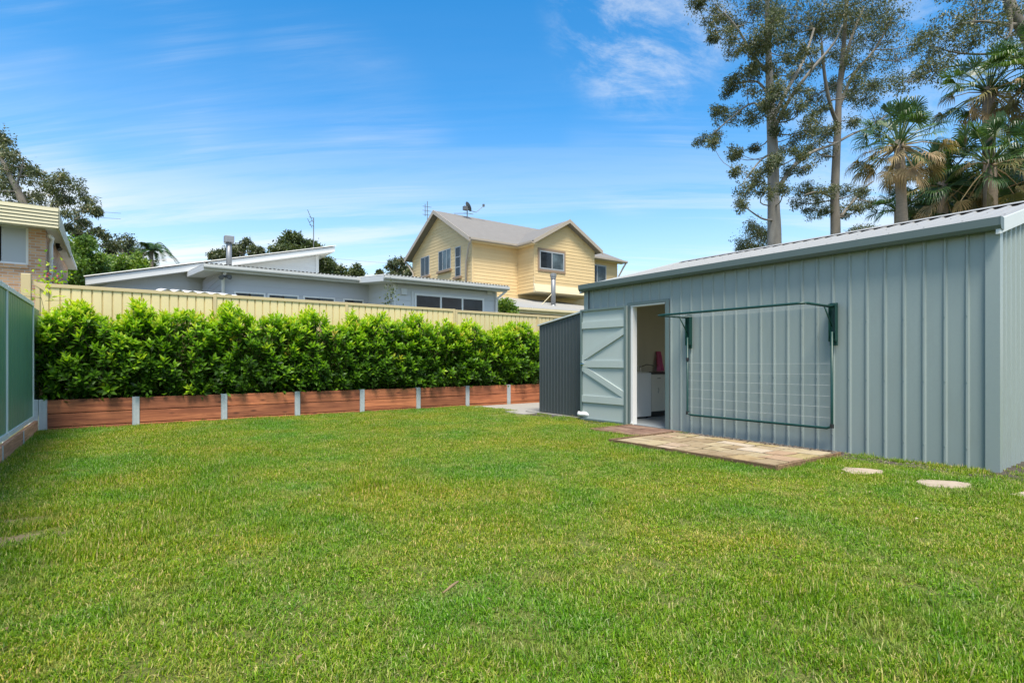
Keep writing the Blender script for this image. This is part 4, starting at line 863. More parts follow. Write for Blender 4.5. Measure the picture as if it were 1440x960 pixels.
# roofs: slabs
def slab(mb, q, t=.14):
    q = [np.asarray(p, float) for p in q]; nn = nrm(np.cross(q[1]-q[0], q[2]-q[0])); nn = nn if nn[2] > 0 else -nn; mb.prism([p-nn*0 for p in q], -nn*t)
ovg = .38; eo = .35; hipx = XE-3.2
zf = EZ; ze_ = EZ
m = MB(); slab(m, [(XA-ovg, Y1-eo, zf), (XE+eo, Y1-eo, zf), (hipx, YM, PZ_), (XA-ovg, YM, PZ_)]); slab(m, [(XE+eo, YB+eo, zf), (XA-ovg, YB+eo, zf), (XA-ovg, YM, PZ_), (hipx, YM, PZ_)]); slab(m, [(XE+eo, Y1-eo, zf), (XE+eo, YB+eo, zf), (hipx, YM, PZ_)])
m.build('roof', M['tile'], yh)
yv = Y1-eo+(PB-zf)/rs          # where the bay ridge dies into the main roof
m = MB(); slab(m, [(XBL-.3, YBX-.35, EZ-.02), (XM, YBX-.35, PB), (XM, yv+.3, PB), (XBL-.3, Y1-eo, EZ-.02)]); slab(m, [(XBR+.3, YBX-.35, EZ-.02), (XM, YBX-.35, PB), (XM, yv+.3, PB), (XBR+.3, Y1-eo, EZ-.02)]); m.build('bay_roof', M['tile'], yh)
m = MB()
for a, b in (((XA-ovg, Y1-eo, zf), (XA-ovg, YM, PZ_)), ((XA-ovg, YB+eo, zf), (XA-ovg, YM, PZ_))):
    m = MB(); a = np.array(a); b = np.array(b); m.prism([a+[0,0,.03], b+[0,0,.03], b-[0,0,.20], a-[0,0,.20]], (-.035, 0, 0)); m.build('barge_board', M['taupe'], yh)
for a, b in (((XBL-.3, YBX-.35, EZ-.02), (XM, YBX-.35, PB)), ((XBR+.3, YBX-.35, EZ-.02), (XM, YBX-.35, PB))):
    m = MB(); a = np.array(a); b = np.array(b); m.prism([a+[0,0,.03], b+[0,0,.03], b-[0,0,.18], a-[0,0,.18]], (0, -.035, 0)); m.build('barge_board', M['taupe'], yh)
m = MB(); gutter(m, XA-ovg, XBL-.3, Y1-eo-.002, zf-.15, -1, 'x', .13, .13); gutter(m, YBX-.35, Y1-eo-.1, XBL-.302, EZ-.17, -1, 'y', .13, .13); m.build('gutter', M['taupe'], yh); m = MB(); gutter(m, XBR+.3, XE+eo+.1, Y1-eo-.002, zf-.15, -1, 'x', .13, .13); m.build('gutter', M['taupe'], yh)
m = MB(); m.box(XA-ovg+.03, XE+eo, Y1-eo, Y1, EZ-.17, EZ-.155); m.box(XBL-.3, XBL, YBX-.3, Y1-eo, EZ-.18, EZ-.165); m.build('eave_soffit', M['yellow_trim'], yh)
m = MB(); c = np.array([XA-.09, Y1+.1, 0]); m.tube([(XA-ovg+.05, Y1-eo-.06, EZ-.15), (XA-.25, Y1-.1, EZ-.35), (XA-.10, Y1+.45, EZ-1.15), (XA-.10, Y1+.45, 0)], .055, 8); m.build('downpipe', M['taupe'], yh, True)
m = MB(); m.tube([(XE+eo+.02, Y1-eo-.06, EZ-.15), (XE+.25, Y1-.3, EZ-.4), (XE+.06, Y1-.08, EZ-.95), (XE+.06, Y1-.08, 0)], .05, 8); m.build('downpipe', M['taupe'], yh, True)
m = MB(); m.tube([(XA-ovg+.05, YB+eo, EZ-.15), (XA-.2, YB, EZ-.5), (XA-.1, YB-.3, EZ-.9), (XA-.1, YB-.3, 0)], .05, 8); m.build('downpipe', M['taupe'], yh, True)
def gwin(p0, p1, ptop, pbot, splits, gm, sill=None, hs=()):
    s0, s1 = yX(p1, XA), yX(p0, XA); zt = onX((p0+p1)/2, ptop, XA)[2]; zb_ = onX((p0+p1)/2, pbot, XA)[2]
    return window(yh, (XA, 0, 0), (0, 1, 0), (-1, 0, 0), s0, s1, zb_, zt, splits, M['alu'], gm, .045, .05, sill, hs)
gwin(592.5, 604.5, 361, 388, (.5,), [M['glass']], M['brown']); gwin(617.5, 634.5, 351.5, 380, (.33, .66), [M['glass_teal'], M['glass_teal'], M['glass']], M['brown']); gwin(641, 648.5, 347, 389, (), [M['glass']], M['brown'], (.32, .66))
a = onY(758, 352, YBX); b = onY(792.5, 377, YBX)
window(yh, (0, YBX, 0), (1, 0, 0), (0, -1, 0), a[0], b[0], 6.0, 6.98, (.5,), M['alu'], [M['glass'], M['glass_teal']], .07, .06)
m = MB()
for (q0, q1, r0, r1) in ((a[0]-.1, b[0]+.1, 6.98, 7.10), (a[0]-.1, b[0]+.1, 5.88, 6.0), (a[0]-.1, a[0], 6.0, 6.98), (b[0], b[0]+.1, 6.0, 6.98)): m.box(q0, q1, YBX-.055, YBX, r0, r1)
m.build('window_trim', M['brown'], yh)
a = onY(836.5, 366, Y1); b = onY(852, 390, Y1)
window(yh, (0, Y1, 0), (1, 0, 0), (0, -1, 0), a[0]-.5, b[0], 5.85, 7.0, (.45,), M['alu'], [M['glass'], M['glass_teal']], .07, .05, M['brown'])
# verandah with flue in front
VY0 = 19.2; v0 = xY(712, VY0); v1 = v0+7.5; vz = onY(712, 433, VY0)[2]
m = MB(); m.corr((v0, VY0, vz+.06), (1, 0, 0), v1-v0, CP, .12, (0, -.1, 1), V=(0, Y1-VY0-.05, 1.04)); m.build('verandah_roof', M['roof_zinc'], yh)
m = MB(); gutter(m, v0-.05, v1, VY0+.03, vz-.06, -1, 'x', .13, .13); m.box(v0, v1, VY0+.03, VY0+.07, vz-.16, vz+.05); m.box(v0, v0+.04, VY0+.07, Y1-.1, vz-.14, vz+.05); m.build('verandah_gutter', M['yellow_trim'], yh)
m = MB(); m.box(v0+.3, v1, VY0+1.2, VY0+1.25, 0, vz-.1)
for q in (v0+.1, v0+3.6, v0+7.2): m.box(q-.05, q+.05, VY0+.1, VY0+.2, 0, vz-.1)
m.build('verandah_wall', M['yellow_trim'], yh)
fb = onY(778, 430, 21.2); ft = onY(778, 386, 21.2)
m = MB(); m.tube([(fb[0], 21.2, fb[2]-.15), (fb[0], 21.2, ft[2])], .12, 14); fo = m.build('flue', M['flue'], yh, True)
m = MB(); m.tube([(fb[0], 21.2, ft[2]-.22), (fb[0], 21.2, ft[2]-.14), (fb[0], 21.2, ft[2]-.12), (fb[0], 21.2, ft[2]+.02), (fb[0], 21.2, ft[2]+.05)], [.14, .14, .16, .17, .13], 14); m.tube([(fb[0], 21.2, fb[2]-.1), (fb[0], 21.2, fb[2]+.04)], [.2, .13], 14); m.build('flue_cowl', M['flue'], fo)
m = MB(); m.tube([(fb[0]-.1, 21.2, ft[2]-1.0), (fb[0]-.75, 21.4, fb[2]-.1)], .02, 6); m.build('flue_stay', M['yellow_trim'], yh)
# satellite dish and aerial
dc = np.array([xY(657, 27.1), 27.1, 0]); dc[2] = PZ_-rs*(YM-27.1)
m = MB(); m.tube([dc, dc+[0, 0, .55]], .03, 8); m.tube([dc+[-.7, .3, .25], dc+[0, 0, .3], dc+[.3, -.2, .25]], .018, 6); m.tube([dc+[.0, 0, .5], dc+[.55, -.1, .42], dc+[1.0, -.2, .85]], .018, 6); m.box(dc[0]+.95, dc[0]+1.05, dc[1]-.25, dc[1]-.15, dc[2]+.8, dc[2]+.95)
dd = nrm([.78, -.15, .45]); aa = nrm(np.cross(dd, [0, 1, 0])); bb = np.cross(dd, aa); vs_ = []; fs_ = []; c0 = dc+np.array([.05, 0, .68])
for i in range(5):
    for k in range(16):
        rr_ = .30*i/4+.001; th = 6.2832*k/16; vs_.append(c0+(aa*math.cos(th)+bb*math.sin(th))*rr_+dd*(rr_**2*.5))
for i in range(4):
    for k in range(16): fs_.append((i*16+k, i*16+(k+1) % 16, (i+1)*16+(k+1) % 16, (i+1)*16+k))
m.add(vs_, fs_); m.box(c0[0]-.3, c0[0]-.06, c0[1]-.1, c0[1]+.1, c0[2]-.22, c0[2]); m.build('satellite_dish', M['dish'], yh)
at_ = onY(601, 283, 30); m = MB(); m.tube([(at_[0], 30, 7.5), (at_[0], 30, at_[2])], .02, 6)
for zq in (-.35, -.6, -.85):
    m.tube([(at_[0]-.32, 30, at_[2]+zq), (at_[0]+.32, 30.1, at_[2]+zq+.05)], .014, 5); m.tube([(at_[0]-.2, 29.9, at_[2]+zq-.12), (at_[0]-.2, 29.9, at_[2]+zq+.12)], .02, 5)
m.build('aerial', M['dish'], yh)

# ------------------------------------------------------------------ tan brick house at the left
bh = thing('brick_house', 'tan brick two storey house with wide cream fascia at far left', 'house', (-5, 18, 0))
YW = 17.6; YFc = 17.0; bx1 = xY(64, YW); fx1 = xY(82, YFc)
ft0 = onY(0, 283, YFc)[2]; fz0 = onY(0, 312, YFc)[2]; XW = -14
m = MB(); wz0, wz1 = onY(20, 371, YW)[2], onY(20, 316, YW)[2]; ww = xY(40, YW)
m.box(ww, bx1, YW, YW+.25, 0, fz0+.05); m.box(XW, ww, YW, YW+.25, 0, wz0-.0); m.box(bx1-.25, bx1, YW+.25, 24.5, 0, fz0+.05); m.build('brick_wall', M['brick'], bh)
m = MB(); m.box(XW, ww-.001, YW+.06, YW+.2, wz1, fz0+.05); m.build('window_head', M['cream_fascia'], bh)
m = MB(); m.box(XW, ww, YW-.03, YW+.05, wz0-.10, wz0-.004); m.build('brick_sill', M['brick'], bh)
mw = window(bh, (0, YW+.1, 0), (1, 0, 0), (0, -1, 0), ww-1.72, ww-.003, wz0, wz1, (.70,), M['white'], [M['blind']], .05, .04); window(bh, (0, YW+.1, 0), (1, 0, 0), (0, -1, 0), ww-3.46, ww-1.74, wz0, wz1, (.5,), M['alu'], [M['blind']], .05, .04)
m = MB()
nb = 6; fh = (ft0-fz0)/nb
for k in range(nb): m.prism([(XW, YFc-.01-.012*0, fz0+k*fh), (XW, YFc+.03, fz0+k*fh), (XW, YFc+.03, fz0+(k+1)*fh-.006), (XW, YFc+.012, fz0+(k+1)*fh-.006)], (fx1-XW, 0, 0))
m.box(XW, fx1+.02, YFc+.03, YFc+.1, fz0+.02, ft0+.02); m.build('fascia', M['cream_fascia'], bh)
YE = 21.0; ez = fz0+.05
m = MB(); m.prism([(fx1-.04, YFc+.10, fz0), (fx1-.04, YE, fz0-.10), (fx1-.04, YE, fz0+.16), (fx1-.04, YFc+.10, ft0-.05)], (.05, 0, 0)); m.build('side_fascia', M['cream_fascia'], bh)
m = MB(); m.box(XW, fx1-.05, YFc+.10, YE+4, fz0+.06, fz0+.08); m.build('soffit', M['soffit'], bh)
m = MB(); m.prism([(XW, YFc+.1, ft0-.02), (XW, 25, ft0-.3), (XW, 25, ft0-.38), (XW, YFc+.1, ft0-.1)], (fx1-XW-.06, 0, 0)); m.build('roof', M['corr_roof'], bh)
m = MB(); m.tube([(bx1+.06, YW+.45, 0), (bx1+.06, YW+.45, fz0-.25), (bx1+.1, YW+.3, fz0-.1), (bx1+.05, YW+.1, fz0-.08)], .05, 8); m.build('downpipe', M['white'], bh, True)
m = MB(); c = np.array([fx1-.2, 19.6, fz0+.06]); m.tube([c, c-[0, 0, .08]], .05, 8); m.tube([c-[0, 0, .08], c-[-.05, .05, .17]], [.05, .07], 8); m.build('security_light', M['black'], bh)

# ------------------------------------------------------------------ trees
def leaf_blob(mb, c, r, n_sub, n_leaf, rg, L=.17, W=.026, hang=.5, flat=.7, tmu=.5, tsd=.2):
    subs = []
    for k in range(n_sub):
        o = rg.normal(size=3); o = o/np.linalg.norm(o)*rg.uniform(.25, .95)*r; o[2] *= flat; s = c+o; subs.append(s); rr = max(r*rg.uniform(.26, .5), .22)
        n = int(n_leaf*rg.uniform(.6, 1.4)); q = rg.normal(size=(n, 3)); q = q/np.linalg.norm(q, axis=1, keepdims=True)*(rg.random(n)**.55)[:, None]*rr*1.25; q[:, 2] *= .85
        D = rg.normal(size=(n, 3)); D[:, 2] -= hang; D += q/rr*.5
        leaves4(mb, s+q, D, rg.normal(size=(n, 3)), rg.uniform(.6, 1.25, n)*L, rg.uniform(.7, 1.3, n)*W, np.clip(rg.normal(tmu+rg.normal(0, .12), tsd, n), 0, 1))
    n = int(n_leaf*n_sub*.16); q = rg.normal(size=(n, 3))*r*np.array([.42, .42, .36]); D = rg.normal(size=(n, 3)); D[:, 2] -= hang      # loose leaves between the sprays
    leaves4(mb, c+q, D, rg.normal(size=(n, 3)), rg.uniform(.6, 1.25, n)*L, rg.uniform(.7, 1.3, n)*W, np.clip(rg.normal(tmu, tsd, n), 0, 1))
    return subs
def tree(name, label, base_px, dep, trunk, limbs, blobs, leafmat, barkmat, seed, group=None, L=.13, W=.021, n_sub=7, n_leaf=90, spread=2.2, hang=.8, flat=.85, tmu=.5, base_r=None):
    rg = np.random.default_rng(seed); tp = [at(px, py, dep) for px, py, r in trunk]; tr = [r for _, _, r in trunk]
    base = tp[0].copy(); base[2] = 0; t = thing(name, label, 'tree', tuple(base), group)
    tk = MB(); lm = MB(); cr = MB()
    path = [base]+tp; rad = [tr[0]*1.15]+tr
    def smooth(p, r, k=4):
        p = np.array(p); r = np.array(r); out = []; ro = []
        for i in range(len(p)-1):
            p0 = p[max(i-1, 0)]; p1 = p[i]; p2 = p[i+1]; p3 = p[min(i+2, len(p)-1)]
            for q in range(k):
                s = q/k; out.append(.5*((2*p1)+(-p0+p2)*s+(2*p0-5*p1+4*p2-p3)*s*s+(-p0+3*p1-3*p2+p3)*s**3)); ro.append(r[i]*(1-s)+r[i+1]*s)
        out.append(p[-1]); ro.append(r[-1]); return np.array(out), np.array(ro)
    sp1, sr1 = smooth(path, rad); tk.tube(sp1, sr1, 10); nodes = [(q, r) for q, r in zip(sp1[4:], sr1[4:])]
    for lb in limbs:
        d0, d1 = lb[0]; pts = lb[1]
        p = [at(px, py, dep+d0+(d1-d0)*i/(len(pts)-1)) for i, (px, py, r) in enumerate(pts)]; q, rr = smooth(p, [r for _, _, r in pts]); lm.tube(q, rr, 7); nodes += list(zip(q[2:], rr[2:]))
    NP = np.array([q for q, _ in nodes]); NR = np.array([r for _, r in nodes])
    for b in blobs:
        px, py, rp = b[:3]; dd = dep+(b[3] if len(b) > 3 else rg.uniform(-spread, spread)); c = at(px, py, dd); r = rp*dd/F
        dz = np.linalg.norm(NP-c, axis=1)+np.where(NP[:, 2] > c[2]+.3*r, 1.5, 0); i = int(np.argmin(dz)); a = NP[i]
        mid = (a+c)/2+np.array([rg.normal(0, .15), rg.normal(0, .15), -.08*np.linalg.norm(c-a)]); r0 = min(NR[i]*.5, .018+.012*np.linalg.norm(c-a)); 
        q, rr = smooth([a, mid, c], [r0, r0*.75, r0*.4]); lm.tube(q, rr, 5, False)
        r *= 1.28; ns = max(5, int(n_sub*1.7*(rp/25.)**.9))
        for s in leaf_blob(cr, c, r, ns, n_leaf, rg, L, W, hang, flat, tmu):
            lm.tube([mid*.35+c*.65, (c+s)/2+rg.normal(0, .06, 3), s], [r0*.4, r0*.28, .006], 4, False)
    tk.build('trunk', barkmat, t, True); lm.build('limbs', barkmat, t, True); cr.build('crown', leafmat, t)
    return t
Z1 = 2.593
def zb1(l): return [(960+x/Z1, y/Z1, r/Z1)+tuple(k) for x, y, r, *k in l]
gumA_blobs = zb1([(60,12,40),(130,50,40),(115,80,32),(125,140,26),(180,75,50),(180,130,32),(210,170,35),(255,40,60),(250,150,45),(265,195,30),(330,35,60),(330,110,55),(400,50,65),(390,130,50),(180,300,34),(165,330,28),(200,280,30),(245,295,34),(265,340,30),(125,400,24),(150,420,35),(200,415,40),(130,495,28),(105,515,20),(70,510,18),(250,440,34),(200,555,26),(192,625,18),(185,570,20),(300,400,36),(350,345,45),(330,270,30),(410,280,40),(430,330,30),(300,610,34),(265,650,38),(225,690,34),(215,745,20),(300,690,30),(370,690,28),(385,540,34),(420,490,40),(460,470,34),(440,560,36),(390,620,30),(440,610,26),(480,240,40),(265,540,15),(470,130,50),(460,60,50),(300,180,26),(370,200,30),(250,245,18),(340,480,20),(320,150,40,-1.3),(300,240,36,-1.2),(340,320,44,-1.4),(310,390,36,-1.2),(360,420,36,-1.0),(330,90,40,-1.2),(400,210,36),(450,190,34),(420,400,34),(350,580,26,-.9)])
gumA_up = [(1000,-25,35),(1060,-40,45),(1120,-50,50),(1090,-110,60),(1040,-90,40)]
tree('gum_tree', 'tall pale trunked gum tree rising behind the shed roof, left of its pair', None, 26,
     [(1089,345,.32),(1088,290,.27),(1087,220,.25),(1085,175,.22),(1082,110,.17),(1080,60,.13),(1079,0,.10),(1085,-80,.07)],
     [((0, 1.5), [(1096,262,.12),(1115,235,.095),(1140,215,.08),(1172,203,.06),(1200,188,.03)]), ((0, -1.5), [(1089,180,.11),(1110,140,.085),(1140,100,.075),(1172,62,.05),(1185,35,.03)]), ((0, 1), [(1086,170,.12),(1105,130,.09),(1130,85,.07),(1145,40,.05)]),
      ((0, -1), [(1083,105,.09),(1060,80,.07),(1040,45,.05),(1020,20,.035)]), ((0, .5), [(1086,165,.08),(1060,145,.05),(1030,165,.04),(1000,190,.025)]), ((0, -1), [(1087,215,.06),(1070,225,.045),(1050,250,.03)]), ((0, 1), [(1084,140,.08),(1065,115,.05),(1035,118,.035)])],
     gumA_blobs+gumA_up, M['leaf_gum'], M['bark_gum'], 11, 'gum trees behind the shed', n_leaf=104)
gumB_blobs = zb1([(520,60,50),(570,40,60),(630,60,60),(690,40,55),(720,90,50),(540,110,45),(600,130,50),(660,140,40),(560,200,40),(610,220,45),(670,240,40),(640,300,45),(690,310,34),(560,300,40),(510,330,40),(470,350,30),(600,350,40),(500,400,34),(480,440,30),(660,370,34),(610,440,30),(500,500,36),(520,560,30),(470,540,24),(430,700,34),(460,680,30),(490,720,34),(420,740,24),(470,770,26),(510,770,22),(530,690,34),(600,700,32),(640,720,36),(660,690,26),(640,760,26),(590,770,22),(690,740,26),(540,480,28)])+[(1250,30,25),(1255,60,22),(1268,85,20),(1220,20,30),(1290,60,16),(1230,120,22),(1245,170,20)]
gumB_up = [(1150,-30,45),(1200,-35,50),(1250,-20,40),(1190,-90,60)]
tree('gum_tree', 'second tall gum tree with darker trunk between pale gum and palms', None, 28,
     [(1175,330,.24),(1174,280,.21),(1176,220,.19),(1178,180,.17),(1180,130,.14),(1186,70,.11),(1190,10,.10),(1195,-60,.06)],
     [((0, 1), [(1182,305,.09),(1198,285,.07),(1215,265,.05),(1228,255,.03)]), ((0, -1), [(1178,175,.12),(1168,150,.09),(1160,110,.08),(1155,60,.06)]), ((0, 1.2), [(1180,150,.11),(1200,105,.08),(1230,70,.06),(1255,25,.04)]), ((0, 1), [(1178,200,.07),(1200,188,.06),(1225,178,.04),(1250,160,.03)]), ((0, -1), [(1175,280,.06),(1150,270,.045),(1130,275,.03)]), ((0, .5), [(1182,120,.09),(1195,60,.07),(1215,10,.05)])],
     gumB_blobs+gumB_up, M['leaf_gum'], M['bark_dark'], 12, 'gum trees behind the shed', n_leaf=100)
gumC = [(1385,15,22),(1360,35,20),(1340,50,18),(1322,62,16),(1310,75,14),(1300,95,14),(1345,25,18),(1370,10,20),(1410,25,22),(1375,55,18),(1400,45,18),(1318,90,14),(1335,80,14),(1365,60,14),(1290,108,12),(1275,115,12),(1260,118,10),(1310,40,14),(1420,50,20),(1390,-10,25),(1350,-15,20),(1300,55,12),(1320,105,12),(1440,70,20),(1440,20,25)]
tree('gum_tree', 'gum tree with thick leaning limb reaching over palms at upper right corner', None, 21,
     [(1475,300,.30),(1465,150,.26),(1448,60,.22),(1425,20,.20),(1414,-20,.16),(1405,-60,.12)],
     [((0, -.5), [(1430,35,.10),(1412,35,.06),(1380,30,.04),(1345,35,.025)]), ((0, .5), [(1440,60,.06),(1400,75,.045),(1350,75,.035),(1310,65,.02)]), ((0, -.4), [(1418,0,.08),(1422,40,.06),(1416,55,.04)]), ((0, .8), [(1440,90,.05),(1380,88,.035),(1320,98,.025),(1270,116,.015)])],
     gumC, M['leaf_gum'], M['bark_dark'], 13, 'gum trees behind the shed', n_leaf=46, spread=1.2, L=.12)
tree('small_tree', 'small rounded dark tree at the left foot of the pale gum', None, 30, [(1064,380,.10),(1064,350,.07)], [], [(1062,330,18),(1050,340,16),(1074,338,16),(1060,318,12),(1042,348,10),(1070,325,13),(1060,350,14)], M['leaf_gum'], M['bark_dark'], 14, n_leaf=90, spread=.6)
tree('small_tree', 'low sparse tree with small leaves just above the shed ridge', None, 32, [(1215,345,.06),(1215,330,.05)], [], [(1210,320,8),(1220,322,8),(1228,326,7),(1203,325,7)], M['leaf_gum'], M['bark_dark'], 15, n_leaf=60, spread=.5)
# left side
Z2 = 3.554
def zb2(l): return [(x/Z2, 160+y/Z2, r/Z2) for x, y, r in l]
tree('gum_tree', 'large dark gum tree behind the brick house at far left', None, 34, [(40,420,.35),(42,330,.3),(30,280,.22),(10,240,.14),(-10,200,.05)],
     [((0, 1), [(60,330,.10),(75,300,.07),(88,280,.04),(95,265,.015)]), ((0, 1), [(75,330,.07),(95,315,.04),(115,303,.015)]), ((0, 0), [(20,270,.08),(30,240,.05),(32,225,.015)]), ((0, 1), [(85,300,.05),(105,300,.03),(125,290,.012)])],
     zb2([(5,110,30),(15,135,25),(20,190,40),(60,210,34),(100,240,40),(150,270,34),(170,290,26),(20,250,50),(50,300,50),(100,310,40),(20,330,50),(40,390,50),(90,420,45),(150,420,45),(190,430,28),(230,330,45),(280,310,36),(330,330,40),(370,360,40),(410,400,38),(440,440,36),(470,475,26),(490,490,16),(250,380,34),(310,390,36),(350,430,34),(400,470,34),(390,520,26),(420,540,20),(330,500,30),(340,560,22),(400,580,26),(440,600,28),(490,590,24),(520,610,20),(460,625,16),(380,600,18),(200,360,34),(290,440,26)])+[(-20,200,30),(-30,260,40),(-20,320,40)],
     M['leaf_gum'], M['bark_dark'], 31, 'trees behind the left houses', n_leaf=52, L=.22, W=.036, tmu=.52)
tree('bushy_tree', 'bright green bushy tree beside the brick house eave', None, 26, [(112,420,.12),(112,380,.1)], [], [(105,345,16),(118,355,18),(100,365,18),(130,368,16),(112,380,20),(135,385,14),(95,350,12),(122,340,10),(100,385,14),(145,378,10),(92,395,14),(120,397,14)], M['leaf_bright'], M['bark_dark'], 32, 'trees behind the left houses', n_leaf=170, spread=1, hang=.2, L=.15, W=.035, tmu=.4)
tree('bushy_tree', 'yellowish green rounded tree above the grey roof edge', None, 30, [(175,420,.1),(175,385,.08)], [], [(170,370,14),(185,368,14),(160,378,12),(195,378,12),(178,382,14),(205,384,10)], M['leaf_bright'], M['bark_dark'], 33, 'trees behind the left houses', n_leaf=150, spread=1, hang=.2, L=.16, W=.05, tmu=.55)
tree('gum_tree', 'small dark gum tree behind the yellowish green tree, left of grey roof', None, 40, [(175,420,.15),(175,380,.12),(172,350,.08)], [((0, .5), [(175,370,.07),(160,350,.05),(150,345,.03)]), ((0, .5), [(176,360,.07),(185,345,.04)])], [(160,340,10),(178,342,11),(150,352,10),(165,350,10),(145,362,9),(188,348,10),(198,360,9),(155,365,9),(180,356,10),(140,370,8),(212,372,8)], M['leaf_gum'], M['bark_dark'], 34, 'trees behind the left houses', n_leaf=85, L=.24, W=.045, tmu=.38)
tree('gum_tree', 'small flat topped gum tree behind the grey house flue', None, 48, [(340,420,.2),(341,370,.12),(342,355,.08)], [], [(318,353,8),(330,349,8),(345,347,9),(355,350,9),(366,354,7),(300,360,7),(310,358,6),(338,356,8)], M['leaf_gum'], M['bark_dark'], 35, 'trees behind the grey house', n_leaf=95, L=.28, W=.055, tmu=.38)
tree('bushy_tree', 'olive green rounded tree rising behind the raised skillion roof', None, 44, [(415,430,.25),(415,380,.18),(413,355,.1)], [], [(410,335,11),(400,342,10),(422,343,11),(390,350,9),(412,348,12),(432,348,10),(440,352,9),(450,352,8),(398,352,9),(420,357,12),(455,370,10),(460,378,10),(445,362,10)], M['leaf_olive'], M['bark_dark'], 36, 'trees behind the grey house', n_leaf=150, L=.26, W=.06, spread=1.5, hang=.2)
tree('bushy_tree', 'low olive tree peeping above the gap between the two grey roofs', None, 46, [(468,430,.2),(468,395,.1)], [], [(462,372,10),(470,380,10),(452,380,11),(478,384,9),(490,384,8),(458,390,10),(500,381,7),(505,386,7)], M['leaf_olive'], M['bark_dark'], 37, 'trees behind the grey house', n_leaf=120, L=.26, W=.055, spread=1.5, hang=.2)
tree('gum_tree', 'sparse gum tree touching the left eave of the yellow house', None, 50, [(562,430,.2),(562,390,.12)], [], [(555,368,7),(565,370,8),(548,375,6),(572,377,7),(560,380,9),(570,385,9),(550,384,7),(578,383,6),(534,383,4)], M['leaf_gum'], M['bark_dark'], 38, 'trees behind the grey house', n_leaf=80, L=.26, W=.05, tmu=.42)
tree('garden_bush', 'small green bush between the grey house end and the verandah', None, 20.5, [(710,445,.03),(710,432,.02)], [], [(706,428,6,0),(714,431,7,0),(710,437,8,.2),(718,438,5,0)], M['leaf_bright'], M['stem'], 39, n_leaf=80, L=.1, W=.03, hang=0)

# palms
def palm(name, label, px, py, dep, seed, nf=34, nd=16, pet=.85, fan=.85, tr=.2, trunk_base=None, dark=0, group='fan palms behind the shed', dead_el=(-1.15, .05)):
    rg = np.random.default_rng(seed); c = at(px, py, dep); bx = at(trunk_base if trunk_base else px, py, dep); t = thing(name, label, 'palm tree', (bx[0], bx[1], 0), group)
    tk = MB(); k = 14; zz_ = np.linspace(0, c[2]+.15, k); tk.tube([(bx[0]+(c[0]-bx[0])*(i/(k-1))**1.5, bx[1]+(c[1]-bx[1])*(i/(k-1))**1.5, z) for i, z in enumerate(zz_)], [tr*(1.15-.3*i/(k-1))*(1+.05*(i % 2)) for i in range(k)], 12); tk.build('trunk', M['bark_palm'], t, True)
    def fronds(n, els, mb, tlo, thi, scale=1., floppy=.5):
        for i in range(n):
            az = i*2.39996+rg.normal(0, .25); el = els[0]+(els[1]-els[0])*((i+.5)/n)+rg.normal(0, .24)
            d = np.array([math.cos(az)*math.cos(el), math.sin(az)*math.cos(el), math.sin(el)]); lp = pet*scale*rg.uniform(.85, 1.15)
            tip = c+d*lp+np.array([0, 0, -.16*lp*math.cos(el)]); midp = c+d*lp*.55; tt = rg.uniform(tlo, thi)
            mb.tube([c+d*.05, midp, tip], [.028, .018, .012], 5, False, tint=min(1, tt+.25))
            d2 = nrm(tip-midp); sd = nrm(np.cross(d2, [0, 0, 1])+rg.normal(0, .38, 3)); nn = np.cross(sd, d2); nb = 22; lf = fan*scale*rg.uniform(.85, 1.15)
            for j in range(nb):
                an = -1.65+3.3*j/(nb-1)+rg.normal(0, .03); bd = d2*math.cos(an)+sd*math.sin(an)+nn*(.22*abs(math.sin(an))); bd = nrm(bd)
                L = lf*(.72+.28*math.cos(an*.75))*rg.uniform(.92, 1.05); ws = nrm(np.cross(bd, nn)); w0 = L*.021
                fl_ = floppy*rg.uniform(.6, 1.3); p0 = tip; p1 = tip+bd*L*.42+nn*.01*(j % 2); b2 = nrm(bd+np.array([0, 0, -fl_*.5])); p2 = p1+b2*L*.3; b3 = nrm(bd*.6+np.array([0, 0, -fl_*2.0])); p3 = p2+b3*L*.3
                V = np.stack([p0-ws*.004, p0+ws*.004, p1+ws*w0*1.5, p1-ws*w0*1.5, p2+ws*w0*.9, p2-ws*w0*.9, p3])
                tj = np.clip(tt+rg.normal(0, .05), 0, 1)
                mb.add(V, [(0,1,2,3),(3,2,4,5),(5,4,6)], np.clip(np.array([tj, tj, tj, tj, tj+.05, tj+.05, tj+.14]), 0, 1))
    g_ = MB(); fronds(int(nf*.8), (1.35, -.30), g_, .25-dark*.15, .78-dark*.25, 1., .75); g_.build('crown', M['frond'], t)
    if nd:
        d_ = MB(); fronds(int(nd*.6), dead_el, d_, .1, .9, 1., 1.3); d_.build('dead_fronds', M['frond_dead'], t)
    return t
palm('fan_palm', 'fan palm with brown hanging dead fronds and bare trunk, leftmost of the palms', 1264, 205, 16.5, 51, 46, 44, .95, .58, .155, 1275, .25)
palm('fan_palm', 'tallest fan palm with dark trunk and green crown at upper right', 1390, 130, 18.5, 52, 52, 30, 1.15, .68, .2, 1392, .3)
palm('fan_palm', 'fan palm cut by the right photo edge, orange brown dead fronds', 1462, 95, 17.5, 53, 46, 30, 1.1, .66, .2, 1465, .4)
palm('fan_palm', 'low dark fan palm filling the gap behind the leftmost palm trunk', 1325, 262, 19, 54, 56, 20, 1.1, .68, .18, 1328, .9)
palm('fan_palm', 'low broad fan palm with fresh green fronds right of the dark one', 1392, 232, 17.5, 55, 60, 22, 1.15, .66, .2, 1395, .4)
palm('fan_palm', 'dark fan palm at the right photo edge just above the roof', 1455, 250, 19, 56, 54, 16, 1.2, .7, .2, 1458, .8)
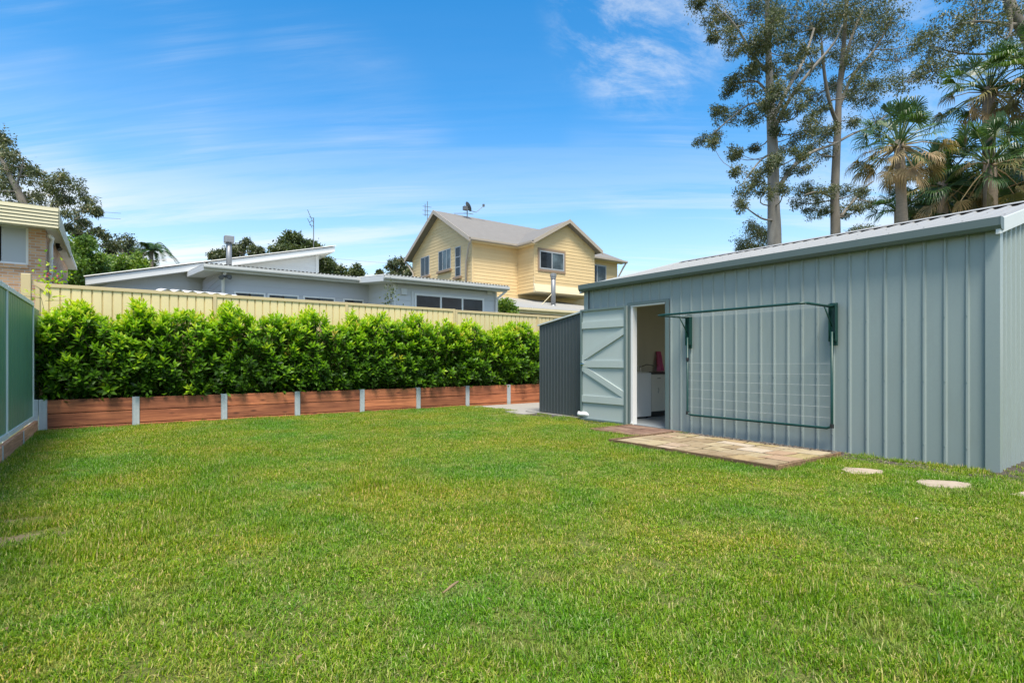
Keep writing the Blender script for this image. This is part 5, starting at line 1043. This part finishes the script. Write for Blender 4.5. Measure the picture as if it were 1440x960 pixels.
palm('fan_palm', 'short dark fan palm barely clearing the roof left of the palm trunk', 1262, 296, 20, 57, 32, 0, .6, .55, .12, 1262, .9)
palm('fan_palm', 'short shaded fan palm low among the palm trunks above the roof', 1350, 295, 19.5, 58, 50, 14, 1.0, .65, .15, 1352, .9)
tree('dense_shrub', 'dense dark evergreen shrub filling the space behind the palm trunks', None, 21.5, [(1370,330,.12),(1370,290,.1)], [], [(1300,295,20),(1325,280,24),(1350,262,24),(1375,275,26),(1400,258,26),(1425,268,26),(1450,250,26),(1345,300,22),(1395,290,22),(1430,292,22),(1310,265,16),(1470,280,26),(1420,235,18),(1330,245,14)], M['leaf_olive'], M['bark_dark'], 40, n_leaf=120, L=.2, W=.035, spread=.8, tmu=.3)
# feather palm at the left
def feather_palm(label, px, py, dep, seed):
    rg = np.random.default_rng(seed); c = at(px, py, dep); t = thing('feather_palm', label, 'palm tree', (c[0], c[1], 0)); tk = MB(); tk.tube([(c[0], c[1], 0), (c[0], c[1], c[2]*.5), tuple(c)], [.16, .13, .10], 10); tk.build('trunk', M['bark_palm'], t, True)
    m = MB()
    for i in range(15):
        az = i*2.4+rg.normal(0, .2); el = rg.uniform(.1, 1.25); L = rg.uniform(1.4, 1.9); d = np.array([math.cos(az)*math.cos(el), math.sin(az)*math.cos(el), math.sin(el)]); pts = []; p = c.copy(); v = d*L/10
        for k in range(11): pts.append(p.copy()); p = p+v; v = v+np.array([0, 0, -L*.020])
        m.tube(pts, np.linspace(.02, .005, 11), 4, False, .5); pts = np.array(pts); n = 44; s = np.linspace(.5, 9.9, n); P = np.stack([np.interp(s, range(11), pts[:, q]) for q in range(3)], 1)
        sd = nrm(np.cross(d, [0, 0, 1])); D = np.where((np.arange(n) % 2)[:, None] == 0, sd, -sd)+d*.5; D[:, 2] -= .5
        leaves4(m, P, D, np.tile(d, (n, 1))+rg.normal(0, .1, (n, 3)), np.full(n, .42), np.full(n, .03), rg.uniform(.2, .7, n))
    m.build('crown', M['frond'], t)
feather_palm('feather palm with drooping fronds above the grey roof at left', 213, 352, 32, 61)

# far backdrop of vegetation and wires
def wire(name, pts, label, sag=.25):
    m = MB(); a, b = np.array(pts[0]), np.array(pts[1]); P = [a+(b-a)*s-np.array([0, 0, sag*4*s*(1-s)]) for s in np.linspace(0, 1, 14)]; m.tube(P, .012, 5); tag(m.build(name, M['wire']), label, 'power line')
wire('power_line', (at(-120, 262, 24), at(170, 300, 44)), 'upper thin power line crossing the dark gum at far left', .15)
wire('power_line', (at(-120, 272, 24), at(170, 308, 44)), 'lower thin power line crossing the dark gum at far left', .15)
wire('power_line', (at(455, 362, 60), at(590, 372, 60)), 'thin power line in the sky left of the yellow house', .1)
